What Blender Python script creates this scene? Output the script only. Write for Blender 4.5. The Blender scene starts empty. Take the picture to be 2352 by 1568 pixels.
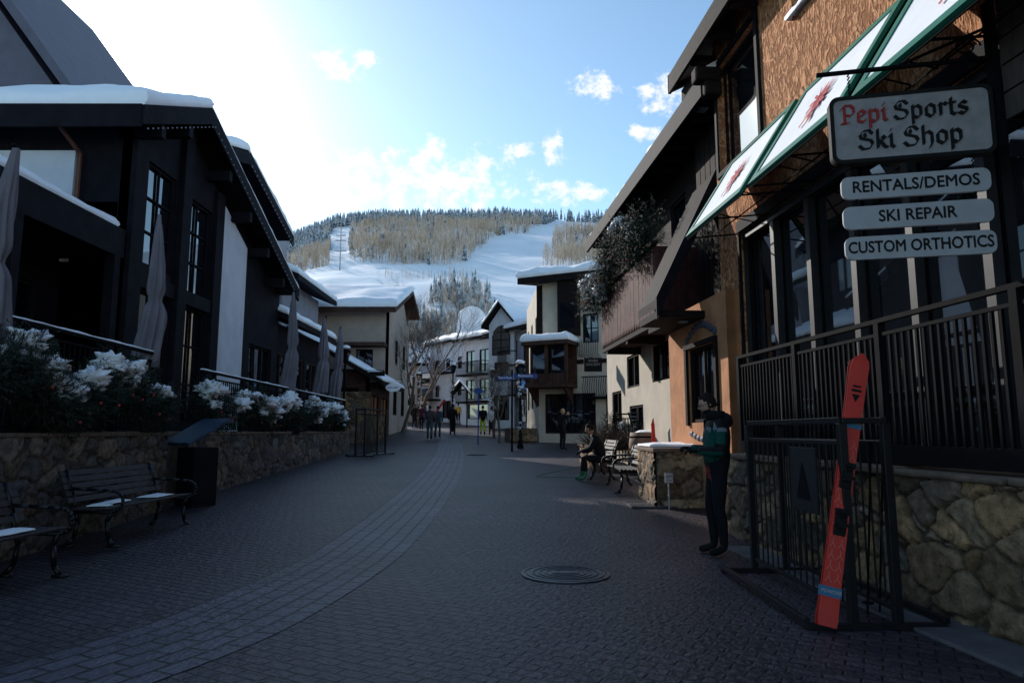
import bpy, math, random
import numpy as np
from mathutils import Vector, Matrix, noise
random.seed(7); np.random.seed(7)
R=random.uniform
scene=bpy.context.scene
scene.view_settings.view_transform='Standard'
try: scene.view_settings.look='None'
except: pass
scene.view_settings.exposure=0

# ------------------------------------------------------------ materials
def mk(name):
    m=bpy.data.materials.new(name); m.use_nodes=True
    nt=m.node_tree; b=nt.nodes['Principled BSDF']
    return m,nt,b
def mat(name,c,rough=.6,metal=0,var=.25,scale=6,bump=0,bscale=30,spec=.3,stretch=None,detail=3,ior=None):
    m,nt,b=mk(name)
    b.inputs['Roughness'].default_value=rough; b.inputs['Metallic'].default_value=metal
    b.inputs['Specular IOR Level'].default_value=spec
    if ior: b.inputs['IOR'].default_value=ior
    tc=nt.nodes.new('ShaderNodeTexCoord'); mp=nt.nodes.new('ShaderNodeMapping')
    if stretch: mp.inputs['Scale'].default_value=stretch
    nt.links.new(tc.outputs['Object'],mp.inputs[0])
    n=nt.nodes.new('ShaderNodeTexNoise'); n.inputs['Scale'].default_value=scale; n.inputs['Detail'].default_value=detail
    nt.links.new(mp.outputs[0],n.inputs['Vector'])
    r=nt.nodes.new('ShaderNodeValToRGB')
    lo=[max(0,x*(1-var)) for x in c]; hi=[min(1,x*(1+var)) for x in c]
    r.color_ramp.elements[0].position=.3; r.color_ramp.elements[1].position=.7
    r.color_ramp.elements[0].color=(*lo,1); r.color_ramp.elements[1].color=(*hi,1)
    nt.links.new(n.outputs['Fac'],r.inputs[0]); nt.links.new(r.outputs[0],b.inputs['Base Color'])
    if bump:
        n2=nt.nodes.new('ShaderNodeTexNoise'); n2.inputs['Scale'].default_value=bscale; n2.inputs['Detail'].default_value=3
        nt.links.new(mp.outputs[0],n2.inputs['Vector'])
        bp=nt.nodes.new('ShaderNodeBump'); bp.inputs['Strength'].default_value=.8; bp.inputs['Distance'].default_value=bump
        nt.links.new(n2.outputs['Fac'],bp.inputs['Height']); nt.links.new(bp.outputs[0],b.inputs['Normal'])
    return m
SNOW=mat('snow',(.86,.87,.91),.6,0,.03,2,.02,6)
SNOWF=mat('snow_field',(.9,.9,.92),.6,0,.04,.05,.3,.2)
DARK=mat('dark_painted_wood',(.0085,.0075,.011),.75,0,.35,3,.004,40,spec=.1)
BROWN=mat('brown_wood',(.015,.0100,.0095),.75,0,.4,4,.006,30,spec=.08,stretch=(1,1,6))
MBROWN=mat('mid_brown_wood',(.055,.028,.021),.7,0,.35,4,.005,30,spec=.15)
REDW=mat('red_brown_boards',(.075,.028,.026),.7,0,.35,5,.005,40,spec=.12)
WHITEP=mat('white_plaster',(.58,.58,.62),.85,0,.08,2,.006,25)
CREAM=mat('cream_plaster',(.5,.44,.36),.85,0,.1,2,.006,25)
BEIGE=mat('beige_plaster',(.42,.34,.29),.85,0,.1,2,.006,25)
GREYP=mat('grey_siding',(.24,.24,.28),.8,0,.12,2,.006,25)
ROOFG=mat('grey_metal_roof',(.08,.08,.11),.6,0,.12,2,.006,25)
IRON=mat('black_iron',(.005,.005,.0065),.8,0,.3,10,spec=.06)
IRONG=mat('glossy_black_iron',(.006,.006,.008),.4,0,.3,10,spec=.3)
STEEL=mat('mullion_metal',(.022,.022,.026),.5,0,.2,10,spec=.2)
GLASS=mat('window_glass',(.006,.008,.011),.03,0,.1,.5,spec=.5,ior=2.3)
GLASS2=mat('storefront_glass',(.006,.008,.011),.02,0,.1,.5,spec=.5,ior=3.0)
GREEN=mat('awning_green',(.006,.12,.08),.5,0,.1,5)
CANV=mat('awning_canvas',(.66,.67,.7),.8,0,.05,3,.002,60)
REDM=mat('emblem_red',(.36,.04,.05),.7,0,.3,20)
FABR=mat('umbrella_canvas',(.17,.15,.175),.85,0,.12,3,.01,10)
FIR=mat('fir_needles',(.014,.026,.016),.7,0,.5,9)
ORN=mat('ornament_red',(.5,.05,.03),.2,0,.1,5)
SIGNW=mat('sign_board_white',(.25,.235,.24),.8,0,.15,8,.008,40)
SIGNP=mat('sign_plank_white',(.33,.325,.34),.6,0,.08,6)
BLK=mat('lettering_black',(.008,.008,.008),.7,0,.1,5,spec=.15)
LRED=mat('lettering_red',(.26,.022,.02),.6,0,.1,5,spec=.2)
SLAT=mat('bench_slats',(.03,.022,.025),.6,0,.35,8,.003,40)
SKIR=mat('ski_topsheet_red',(.55,.026,.016),.4,0,.08,5)
SKIL=mat('ski_line_pale',(.6,.22,.18),.4,0,.05,5)
STRAP=mat('strap_blue',(.04,.14,.25),.5,0,.1,5)
BARK=mat('bark',(.09,.07,.055),.9,0,.4,8,.01,20)
TWIG=mat('dry_twigs',(.09,.06,.04),.9,0,.4,8)
CONC=mat('concrete',(.10,.09,.095),.85,0,.2,4,.004,40)
SKIN=mat('skin',(.40,.23,.165),.55,0,.06,15)
BLUES=mat('blue_sign',(.015,.05,.22),.5,0,.1,4)
WARM=mat('shop_interior',(.3,.12,.05),.3,0,.5,2)
METALG=mat('cast_iron_cover',(.05,.05,.06),.35,.4,.3,12,.003,60)
PLATE=mat('rack_plate',(.018,.018,.022),.6,0,.3,12,spec=.15)
SIDING=mat('grey_brown_siding',(.06,.048,.044),.75,0,.25,3,.004,30,stretch=(1,6,1),spec=.1)

def stucco():
    m,nt,b=mk('orange_stucco'); b.inputs['Roughness'].default_value=.9; b.inputs['Specular IOR Level'].default_value=.2
    tc=nt.nodes.new('ShaderNodeTexCoord')
    mp=nt.nodes.new('ShaderNodeMapping'); mp.inputs['Scale'].default_value=(1,1.7,.85); mp.inputs['Rotation'].default_value=(.6,0,0)
    nt.links.new(tc.outputs['Object'],mp.inputs[0])
    n=nt.nodes.new('ShaderNodeTexNoise'); n.inputs['Scale'].default_value=8; n.inputs['Detail'].default_value=4; n.inputs['Distortion'].default_value=1.5
    nt.links.new(mp.outputs[0],n.inputs['Vector'])
    r=nt.nodes.new('ShaderNodeValToRGB'); r.color_ramp.elements[0].position=.42; r.color_ramp.elements[1].position=.58
    r.color_ramp.elements[0].color=(.27,.105,.042,1); r.color_ramp.elements[1].color=(.58,.28,.14,1)
    nt.links.new(n.outputs['Fac'],r.inputs[0]); nt.links.new(r.outputs[0],b.inputs['Base Color'])
    r2=nt.nodes.new('ShaderNodeValToRGB'); r2.color_ramp.elements[0].position=.4; r2.color_ramp.elements[1].position=.6
    nt.links.new(n.outputs['Fac'],r2.inputs[0])
    bp=nt.nodes.new('ShaderNodeBump'); bp.inputs['Strength'].default_value=1; bp.inputs['Distance'].default_value=.03
    nt.links.new(r2.outputs[0],bp.inputs['Height']); nt.links.new(bp.outputs[0],b.inputs['Normal'])
    return m
STUC=stucco()
STUCS=mat('orange_smooth_stucco',(.42,.185,.085),.9,0,.2,3,.012,12)

def brickmat(name,c1,c2,mo,bw,bh,use_uv=False,rot=0,mort=.008):
    m,nt,b=mk(name); b.inputs['Roughness'].default_value=.5; b.inputs['Specular IOR Level'].default_value=.4
    tc=nt.nodes.new('ShaderNodeTexCoord'); mp=nt.nodes.new('ShaderNodeMapping'); mp.inputs['Rotation'].default_value=(0,0,rot)
    nt.links.new(tc.outputs['UV' if use_uv else 'Object'],mp.inputs[0])
    wn=nt.nodes.new('ShaderNodeTexNoise'); wn.inputs['Scale'].default_value=3; wn.inputs['Detail'].default_value=1; nt.links.new(mp.outputs[0],wn.inputs['Vector'])
    ad=nt.nodes.new('ShaderNodeVectorMath'); ad.operation='MULTIPLY_ADD'; nt.links.new(wn.outputs['Color'],ad.inputs[0]); ad.inputs[1].default_value=(.03,.03,0)
    nt.links.new(mp.outputs[0],ad.inputs[2])
    br=nt.nodes.new('ShaderNodeTexBrick'); br.inputs['Scale'].default_value=1; br.inputs['Brick Width'].default_value=bw; br.inputs['Row Height'].default_value=bh
    br.inputs['Mortar Size'].default_value=mort; br.inputs['Mortar Smooth'].default_value=.5
    br.inputs['Color1'].default_value=(*c1,1); br.inputs['Color2'].default_value=(*c2,1); br.inputs['Mortar'].default_value=(*mo,1)
    nt.links.new(ad.outputs[0],br.inputs['Vector'])
    n=nt.nodes.new('ShaderNodeTexNoise'); n.inputs['Scale'].default_value=.6; n.inputs['Detail'].default_value=5
    nt.links.new(tc.outputs['Object'],n.inputs['Vector'])
    mr=nt.nodes.new('ShaderNodeMapRange'); mr.inputs[1].default_value=.3; mr.inputs[2].default_value=.7; mr.inputs[3].default_value=.6; mr.inputs[4].default_value=1.4
    nt.links.new(n.outputs['Fac'],mr.inputs[0])
    mx=nt.nodes.new('ShaderNodeVectorMath'); mx.operation='SCALE'; nt.links.new(br.outputs['Color'],mx.inputs[0]); nt.links.new(mr.outputs[0],mx.inputs['Scale'])
    nt.links.new(mx.outputs[0],b.inputs['Base Color'])
    n2=nt.nodes.new('ShaderNodeTexNoise'); n2.inputs['Scale'].default_value=18; n2.inputs['Detail'].default_value=4; nt.links.new(tc.outputs['Object'],n2.inputs['Vector'])
    mm=nt.nodes.new('ShaderNodeMath'); mm.operation='MULTIPLY_ADD'; nt.links.new(n2.outputs['Fac'],mm.inputs[0]); mm.inputs[1].default_value=1.3
    iv=nt.nodes.new('ShaderNodeMath'); iv.operation='SUBTRACT'; iv.inputs[0].default_value=1; nt.links.new(br.outputs['Fac'],iv.inputs[1]); nt.links.new(iv.outputs[0],mm.inputs[2])
    bp=nt.nodes.new('ShaderNodeBump'); bp.inputs['Strength'].default_value=1; bp.inputs['Distance'].default_value=.022
    nt.links.new(mm.outputs[0],bp.inputs['Height']); nt.links.new(bp.outputs[0],b.inputs['Normal'])
    return m
PAVE=brickmat('brick_paving',(.050,.034,.044),(.021,.016,.024),(.005,.004,.006),.2,.1,rot=.5,mort=.011)
BAND=brickmat('gutter_blocks',(.074,.066,.088),(.046,.042,.06),(.008,.007,.009),.26,.176,use_uv=True,mort=.014)

def stonemat(name):
    m,nt,b=mk(name); b.inputs['Roughness'].default_value=.85; b.inputs['Specular IOR Level'].default_value=.25
    at=nt.nodes.new('ShaderNodeAttribute'); at.attribute_name='Col'
    tc=nt.nodes.new('ShaderNodeTexCoord'); n=nt.nodes.new('ShaderNodeTexNoise'); n.inputs['Scale'].default_value=11; n.inputs['Detail'].default_value=6; n.inputs['Roughness'].default_value=.65
    nt.links.new(tc.outputs['Object'],n.inputs['Vector'])
    mr=nt.nodes.new('ShaderNodeMapRange'); mr.inputs[1].default_value=.3; mr.inputs[2].default_value=.7; mr.inputs[3].default_value=.4; mr.inputs[4].default_value=1.5
    nt.links.new(n.outputs['Fac'],mr.inputs[0])
    mx=nt.nodes.new('ShaderNodeVectorMath'); mx.operation='SCALE'; nt.links.new(at.outputs['Color'],mx.inputs[0]); nt.links.new(mr.outputs[0],mx.inputs['Scale'])
    nt.links.new(mx.outputs[0],b.inputs['Base Color'])
    bp=nt.nodes.new('ShaderNodeBump'); bp.inputs['Distance'].default_value=.045; nt.links.new(n.outputs['Fac'],bp.inputs['Height']); nt.links.new(bp.outputs[0],b.inputs['Normal'])
    return m
STONE=stonemat('field_stone')
CAPST=mat('cap_stone',(.13,.09,.065),.85,0,.35,6,.02,14)

# ------------------------------------------------------------ geometry
I4=Matrix.Identity(4)
class G:
    def __init__(s,M=None): s.v=[];s.f=[];s.M=M if M is not None else I4
    def add(s,vs,fs):
        b=len(s.v); M=s.M
        s.v+=[tuple(M@Vector(v)) for v in vs]; s.f+=[tuple(b+i for i in f) for f in fs]
    def box(s,x0,x1,y0,y1,z0,z1):
        s.add([(x0,y0,z0),(x1,y0,z0),(x1,y1,z0),(x0,y1,z0),(x0,y0,z1),(x1,y0,z1),(x1,y1,z1),(x0,y1,z1)],
        [(3,2,1,0),(4,5,6,7),(0,1,5,4),(1,2,6,5),(2,3,7,6),(3,0,4,7)])
    def quad(s,a,b,c,d): s.add([a,b,c,d],[(0,1,2,3)])
    def slab(s,pts,d0,d1):
        n=len(pts); vs=[(p[0],p[1],p[2]+d0) for p in pts]+[(p[0],p[1],p[2]+d1) for p in pts]
        s.add(vs,[tuple(range(n-1,-1,-1)),tuple(range(n,2*n))]+[(i,(i+1)%n,n+(i+1)%n,n+i) for i in range(n)])
    def prism(s,pts,vec):
        n=len(pts); vec=Vector(vec); vs=[Vector(p) for p in pts]; vs=vs+[p+vec for p in vs]
        s.add(vs,[tuple(range(n-1,-1,-1)),tuple(range(n,2*n))]+[(i,(i+1)%n,n+(i+1)%n,n+i) for i in range(n)])
    def tube(s,p0,p1,r0,r1=None,n=8,cap=True):
        if r1 is None: r1=r0
        p0=Vector(p0);p1=Vector(p1); d=(p1-p0)
        if d.length<1e-6: return
        d.normalize(); a=d.orthogonal().normalized(); b=d.cross(a)
        vs=[p0+(a*math.cos(2*math.pi*i/n)+b*math.sin(2*math.pi*i/n))*r0 for i in range(n)]+[p1+(a*math.cos(2*math.pi*i/n)+b*math.sin(2*math.pi*i/n))*r1 for i in range(n)]
        fs=[(i,(i+1)%n,n+(i+1)%n,n+i) for i in range(n)]
        if cap: fs+=[tuple(range(n-1,-1,-1)),tuple(range(n,2*n))]
        s.add(vs,fs)
    def path(s,pts,r,n=8):
        for a,b in zip(pts[:-1],pts[1:]): s.tube(a,b,r,None,n)
    def sph(s,c,r,nu=10,nv=7,amp=0,sc=4,seed=0):
        if not hasattr(r,'__len__'): r=(r,r,r)
        vs=[];fs=[]
        for j in range(nv+1):
            th=math.pi*j/nv
            for i in range(nu):
                ph=2*math.pi*i/nu; d=Vector((math.sin(th)*math.cos(ph),math.sin(th)*math.sin(ph),math.cos(th)))
                k=1+(amp*(noise.noise(d*sc*.5+Vector((seed,seed*1.3,c[0]+c[1])))+.4*noise.noise(d*sc*1.3+Vector((seed,2,3)))) if amp else 0)
                vs.append((c[0]+d.x*r[0]*k,c[1]+d.y*r[1]*k,c[2]+d.z*r[2]*k))
        for j in range(nv):
            for i in range(nu): fs.append((j*nu+i,(j+1)*nu+i,(j+1)*nu+(i+1)%nu,j*nu+(i+1)%nu))
        s.add(vs,fs)
    def lathe(s,prof,c=(0,0,0),n=16):
        vs=[];fs=[]
        for (r,z) in prof:
            for i in range(n): vs.append((c[0]+r*math.cos(2*math.pi*i/n),c[1]+r*math.sin(2*math.pi*i/n),c[2]+z))
        for j in range(len(prof)-1):
            for i in range(n): fs.append((j*n+i,j*n+(i+1)%n,(j+1)*n+(i+1)%n,(j+1)*n+i))
        s.add(vs,fs)
def root(name,loc=(0,0,0)):
    e=bpy.data.objects.new(name,None); e.location=loc; e.empty_display_size=.3
    scene.collection.objects.link(e); return e
def addmesh(rt,name,me):
    o=bpy.data.objects.new(name,me); scene.collection.objects.link(o)
    if rt is not None: o.parent=rt; o.location=-Vector(rt.location)
    return o
def part(rt,name,g,m,smooth=False,bevel=0,seg=2):
    if not g.f: return None
    me=bpy.data.meshes.new(name); me.from_pydata(g.v,[],g.f); me.materials.append(m)
    if smooth:
        for p in me.polygons: p.use_smooth=True
    o=addmesh(rt,name,me)
    if bevel:
        b=o.modifiers.new('b','BEVEL'); b.width=bevel; b.segments=seg; b.limit_method='ANGLE'
    return o
def frameM(p0,p1,z=0):
    p0=Vector((p0[0],p0[1],z)); d=Vector((p1[0]-p0.x,p1[1]-p0.y,0)).normalized()
    y=Vector((-d.y,d.x,0)); return Matrix(((d.x,y.x,0,p0.x),(d.y,y.y,0,p0.y),(0,0,1,z),(0,0,0,1)))
def TR(x,y,z,rz=0): return Matrix.Translation((x,y,z))@Matrix.Rotation(math.radians(rz),4,'Z')

GP=[(-80,0),(8,0),(15,.25),(27,.62),(36,.98),(45,1.4),(80,3.0),(130,5.2),(2000,8)]
def gz(y): return float(np.interp(y,[p[0] for p in GP],[p[1] for p in GP]))

def facade(rt,M,x0,x1,z0,z1,ops,wm,fm=DARK,gm=GLASS,dep=.16,tag='',fw=.06):
    xs=sorted({x0,x1}|{o[0] for o in ops}|{o[0]+o[2] for o in ops}); zs=sorted({z0,z1}|{o[1] for o in ops}|{o[1]+o[3] for o in ops})
    w=G(M)
    for a,b in zip(xs[:-1],xs[1:]):
        for c,d in zip(zs[:-1],zs[1:]):
            mx=(a+b)/2;mz=(c+d)/2
            if any(o[0]<mx<o[0]+o[2] and o[1]<mz<o[1]+o[3] for o in ops): continue
            w.quad((a,0,c),(a,0,d),(b,0,d),(b,0,c))
    fr=G(M);gl=G(M)
    for o in ops:
        x,z,ww,h=o[:4]; c=o[4] if len(o)>4 else 1; r=o[5] if len(o)>5 else 1
        X=x+ww;Z=z+h
        w.quad((x,0,z),(X,0,z),(X,-dep,z),(x,-dep,z)); w.quad((x,0,Z),(x,-dep,Z),(X,-dep,Z),(X,0,Z))
        w.quad((x,0,z),(x,-dep,z),(x,-dep,Z),(x,0,Z)); w.quad((X,0,z),(X,0,Z),(X,-dep,Z),(X,-dep,z))
        for i in range(c):
            xa=x+ww*i/c; xb=x+ww*(i+1)/c; t=R(-.006,.006); gl.quad((xa,-dep*.7+t,z),(xa,-dep*.7-t,Z),(xb,-dep*.7+t*.5,Z),(xb,-dep*.7-t*.5,z))
        y0=-dep*.64;y1=-dep*.64+.06
        fr.box(x,x+fw,y0,y1,z,Z);fr.box(X-fw,X,y0,y1,z,Z);fr.box(x+fw,X-fw,y0,y1,z,z+fw);fr.box(x+fw,X-fw,y0,y1,Z-fw,Z)
        for i in range(1,c): q=x+ww*i/c; fr.box(q-fw*.35,q+fw*.35,y0,y1-.01,z+fw,Z-fw)
        for i in range(1,r): q=z+h*i/r; fr.box(x+fw,X-fw,y0,y1-.02,q-fw*.3,q+fw*.3)
    w.quad((x0,0,z1),(x0,-dep,z1),(x1,-dep,z1),(x1,0,z1)); w.quad((x0,0,z0),(x0,-dep,z0),(x0,-dep,z1),(x0,0,z1)); w.quad((x1,0,z0),(x1,0,z1),(x1,-dep,z1),(x1,-dep,z0))
    part(rt,'wall'+tag,w,wm); part(rt,'window_frames'+tag,fr,fm); part(rt,'window_glass'+tag,gl,gm)
def body(rt,M,x0,x1,depth,z0,z1,wm,dep=.17):
    g=G(M); g.box(x0+.01,x1-.01,-depth,-dep,z0,z1-.01); part(rt,'body',g,wm)
def snow(rt,q,th,nx=24,ny=10,name='roof_snow',sc=1.2,edge=.3,m=None,base=.5):
    a,b,c,d=[Vector(p) for p in q]; vs=[];fs=[]
    L1=(b-a).length;L2=(d-a).length; cen=(a+b+c+d)/4
    def uv(i,j): return .5-.5*math.cos(math.pi*i/nx),.5-.5*math.cos(math.pi*j/ny)
    for j in range(ny+1):
        for i in range(nx+1):
            u2,v2=uv(i,j)
            p=(a*(1-u2)+b*u2)*(1-v2)+(d*(1-u2)+c*u2)*v2
            e=min(min(u2,1-u2)*L1,min(v2,1-v2)*L2)/edge; e=min(1,e); e=math.sqrt(max(0,1-(1-e)**2))
            n=noise.noise(p*sc)+.3*noise.noise(p*sc*3.1); h=th*(base+(1-base)*e)*(1+.45*n)
            q2=p+Vector((0,0,h)); out=(p-cen); out.z=0
            if e<.5: q2+=out.normalized()*(.09*th/.4*noise.noise(p*sc*2.5+Vector((9,1,2)))+.02)
            vs.append(q2)
    ring=[i for i in range(nx+1)]+[(j*(nx+1)+nx) for j in range(1,ny+1)]+[ny*(nx+1)+i for i in range(nx-1,-1,-1)]+[j*(nx+1) for j in range(ny-1,0,-1)]
    for j in range(ny):
        for i in range(nx):
            k=j*(nx+1)+i; fs.append((k,k+1,k+nx+2,k+nx+1))
    rb={};rm={}
    for k in ring:
        u2,v2=uv(k%(nx+1),k//(nx+1)); p=(a*(1-u2)+b*u2)*(1-v2)+(d*(1-u2)+c*u2)*v2
        rb[k]=len(vs); vs.append(p+Vector((0,0,.005)))
        out=(p-cen); out.z=0; rm[k]=len(vs); vs.append((p+vs[k])/2+out.normalized()*th*.18)
    for k,k2 in zip(ring,ring[1:]+ring[:1]): fs.append((k2,k,rm[k],rm[k2])); fs.append((rm[k2],rm[k],rb[k],rb[k2]))
    g=G(); g.add(vs,fs); return part(rt,name,g,m or SNOW,True)
def text(rt,s,M,size,m,name='lettering',off=.0,ext=.004,sx=1,sp=1):
    c=bpy.data.curves.new(name,'FONT'); c.body=s; c.size=size; c.extrude=ext; c.offset=off; c.align_x='CENTER'; c.align_y='CENTER'; c.resolution_u=3; c.space_character=sp
    o=bpy.data.objects.new('t',c); scene.collection.objects.link(o)
    dg=bpy.context.evaluated_depsgraph_get(); me=bpy.data.meshes.new_from_object(o.evaluated_get(dg))
    bpy.data.objects.remove(o); me.transform(M@Matrix.Diagonal((sx,1,1,1))); me.materials.clear(); me.materials.append(m); me.name=name
    return addmesh(rt,name,me)
def face(cx,cy,cz,dx,dy):
    d=Vector((dx,dy,0)).normalized(); n=d.cross(Vector((0,0,1)))
    return Matrix(((d.x,0,n.x,cx),(d.y,0,n.y,cy),(0,1,0,cz),(0,0,0,1)))

def stone_wall(name,p0,p1,zb0,zb1,zt,thick,res,sz,pal,seed=0,cap=True,rt=None,capth=.06):
    M=frameM(p0,p1); L=(Vector(p1)-Vector(p0)).length
    if rt is None: rt=root(name,((p0[0]+p1[0])/2,(p0[1]+p1[1])/2,0))
    nx=int(L/res); nz=int((zt-min(zb0,zb1))/res)+1; vs=[];fs=[];cols=[]
    for j in range(nz+1):
        for i in range(nx+1):
            x=L*i/nx; zb=zb0+(zb1-zb0)*i/nx-.05; z=zb+(zt-zb)*j/nz
            q=Vector((x/sz,z/(sz*.68),seed*3.7+.5)); q+=noise.noise_vector(q*1.1)*.35+noise.noise_vector(q*4)*.08
            d,pt=noise.voronoi(q); e=d[1]-d[0]; h=min(1,e/.12); h=h*h*(3-2*h)
            rr=abs(noise.cell(pt[0]*7.3))
            y=.01+.035*h+.022*rr*h+.018*noise.noise(Vector((x,z,seed))*8)*h+.02*noise.noise(Vector((x,z,seed))*2.5)
            vs.append(M@Vector((x,y,z)))
            k=int(rr*997)%len(pal); c=pal[k]; t=.6+.75*abs(noise.cell(pt[0]*3.1+Vector((5,5,5))))
            m=min(1,e/.08); cols.append([c[q2]*t*m+(.065,.048,.036)[q2]*(1-m) for q2 in range(3)]+[1])
    for j in range(nz):
        for i in range(nx):
            k=j*(nx+1)+i; fs.append((k,k+nx+1,k+nx+2,k+1))
    me=bpy.data.meshes.new('stones'); me.from_pydata(vs,[],fs); me.materials.append(STONE)
    ca=me.color_attributes.new('Col','FLOAT_COLOR','POINT'); ca.data.foreach_set('color',np.array(cols,dtype=np.float32).ravel())
    for p in me.polygons: p.use_smooth=True
    addmesh(rt,'stones',me)
    g=G(M); g.box(0,L,-thick,-.02,min(zb0,zb1)-.1,zt-.01); part(rt,'core',g,CAPST)
    if cap:
        g=G(M); x=-.02
        while x<L:
            w=R(.3,.8); g.box(x+.008,min(L+.03,x+w),-thick-.04,.08+R(-.03,.03),zt+.0,zt+capth+R(-.012,.015)); x+=w
        part(rt,'cap_stones',g,CAPST,False,.018,2)
    return rt

# ------------------------------------------------------------ ground
def ground():
    xs=list(np.linspace(-400,400,41)); ys=[-80,-40,0,8,15,27,36,45,60,80,100,130,300,1500,3000]
    g=G(); vs=[(x,y,gz(y)-.02) for y in ys for x in xs]; n=len(xs)
    g.add(vs,[(j*n+i,j*n+i+1,(j+1)*n+i+1,(j+1)*n+i) for j in range(len(ys)-1) for i in range(n-1)])
    part(None,'ground',g,SNOWF)
    ys=sorted(set(list(np.linspace(-30,120,151))+[8,15,27,36,45,80])); g=G(); vs=[]
    for y in ys: vs+=[(-12 if y<60 else -30,y,gz(y)),(8,y,gz(y))]
    g.add(vs,[(2*i,2*i+1,2*i+3,2*i+2) for i in range(len(ys)-1)]); part(None,'street',g,PAVE)
    pts=[(-3.9,1.5),(-2.6,4.05),(-2.05,5.64),(-1.75,8.8),(-1.72,14),(-1.95,20),(-2.6,29),(-3.6,38),(-5.2,50),(-8,66)]
    P=[Vector((p[0],p[1],0)) for p in pts]; C=[]
    for k in range(len(P)-1):
        a=P[max(0,k-1)];b=P[k];c=P[k+1];d=P[min(len(P)-1,k+2)]
        for t in np.linspace(0,1,12,endpoint=False):
            C.append(.5*((2*b)+(c-a)*t+(2*a-5*b+4*c-d)*t*t+(3*b-a-3*c+d)*t**3))
    vs=[];uv=[];s=0
    for i,p in enumerate(C):
        t=(C[min(i+1,len(C)-1)]-C[max(i-1,0)]).normalized(); n=Vector((-t.y,t.x,0))
        if i: s+=(p-C[i-1]).length
        for w in (-.53,.53): q=p+n*w; vs.append((q.x,q.y,gz(q.y)+.005)); uv.append((s,w+.53))
    fs=[(2*i,2*i+2,2*i+3,2*i+1) for i in range(len(C)-1)]
    me=bpy.data.meshes.new('m'); me.from_pydata(vs,[],fs); me.materials.append(BAND); u=me.uv_layers.new(name='UVMap')
    for l in me.loops: u.data[l.index].uv=uv[l.vertex_index]
    me.update()
    if me.polygons[0].normal.z<0: me.flip_normals()
    addmesh(None,'paved_gutter_band',me)
    M=TR(4.4,0,0,4.77); g=G(M)
    for k in range(10): g.box(-1.12,-.68,-2+k*1.25,-2+k*1.25+1.24,-.05,.02+R(0,.012))
    part(None,'pavement_edge',g,CONC,False,.01)
    for (x,y,r) in ((.53,7.0,.44),(-1.25,25,.4)):
        rt=root('manhole_cover',(x,y,gz(y))); z=gz(y)
        g=G(); g.lathe([(r,.002),(r,.014),(r-.03,.016),(r-.035,.008),(r-.05,.008),(r-.055,.016),(0,.016)],(x,y,z),48); part(rt,'cover',g,METALG)
        g=G()
        for k in range(1,6): g.lathe([(r*k/7,.016),(r*k/7,.022),(r*k/7+.015,.022),(r*k/7+.015,.016)],(x,y,z),40)
        g.box(x-.13,x+.13,y-.05,y+.05,z+.014,z+.024)
        for k in range(24): a=k*math.pi/12; g.tube((x+(r-.12)*math.cos(a),y+(r-.12)*math.sin(a),z+.014),(x+(r-.12)*math.cos(a),y+(r-.12)*math.sin(a),z+.024),.012,None,6)
        part(rt,'raised_rings',g,METALG)
    rt=root('drain_grate',(2.35,12,gz(12))); g=G(); z=gz(12)
    g.box(2.0,2.75,11.6,11.63,z-.01,z+.02);g.box(2.0,2.75,12.35,12.38,z-.01,z+.02)
    for k in range(16): g.box(2.0+k*.048,2.02+k*.048,11.63,12.35,z-.01,z+.02)
    part(rt,'bars',g,METALG)
ground()

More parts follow.
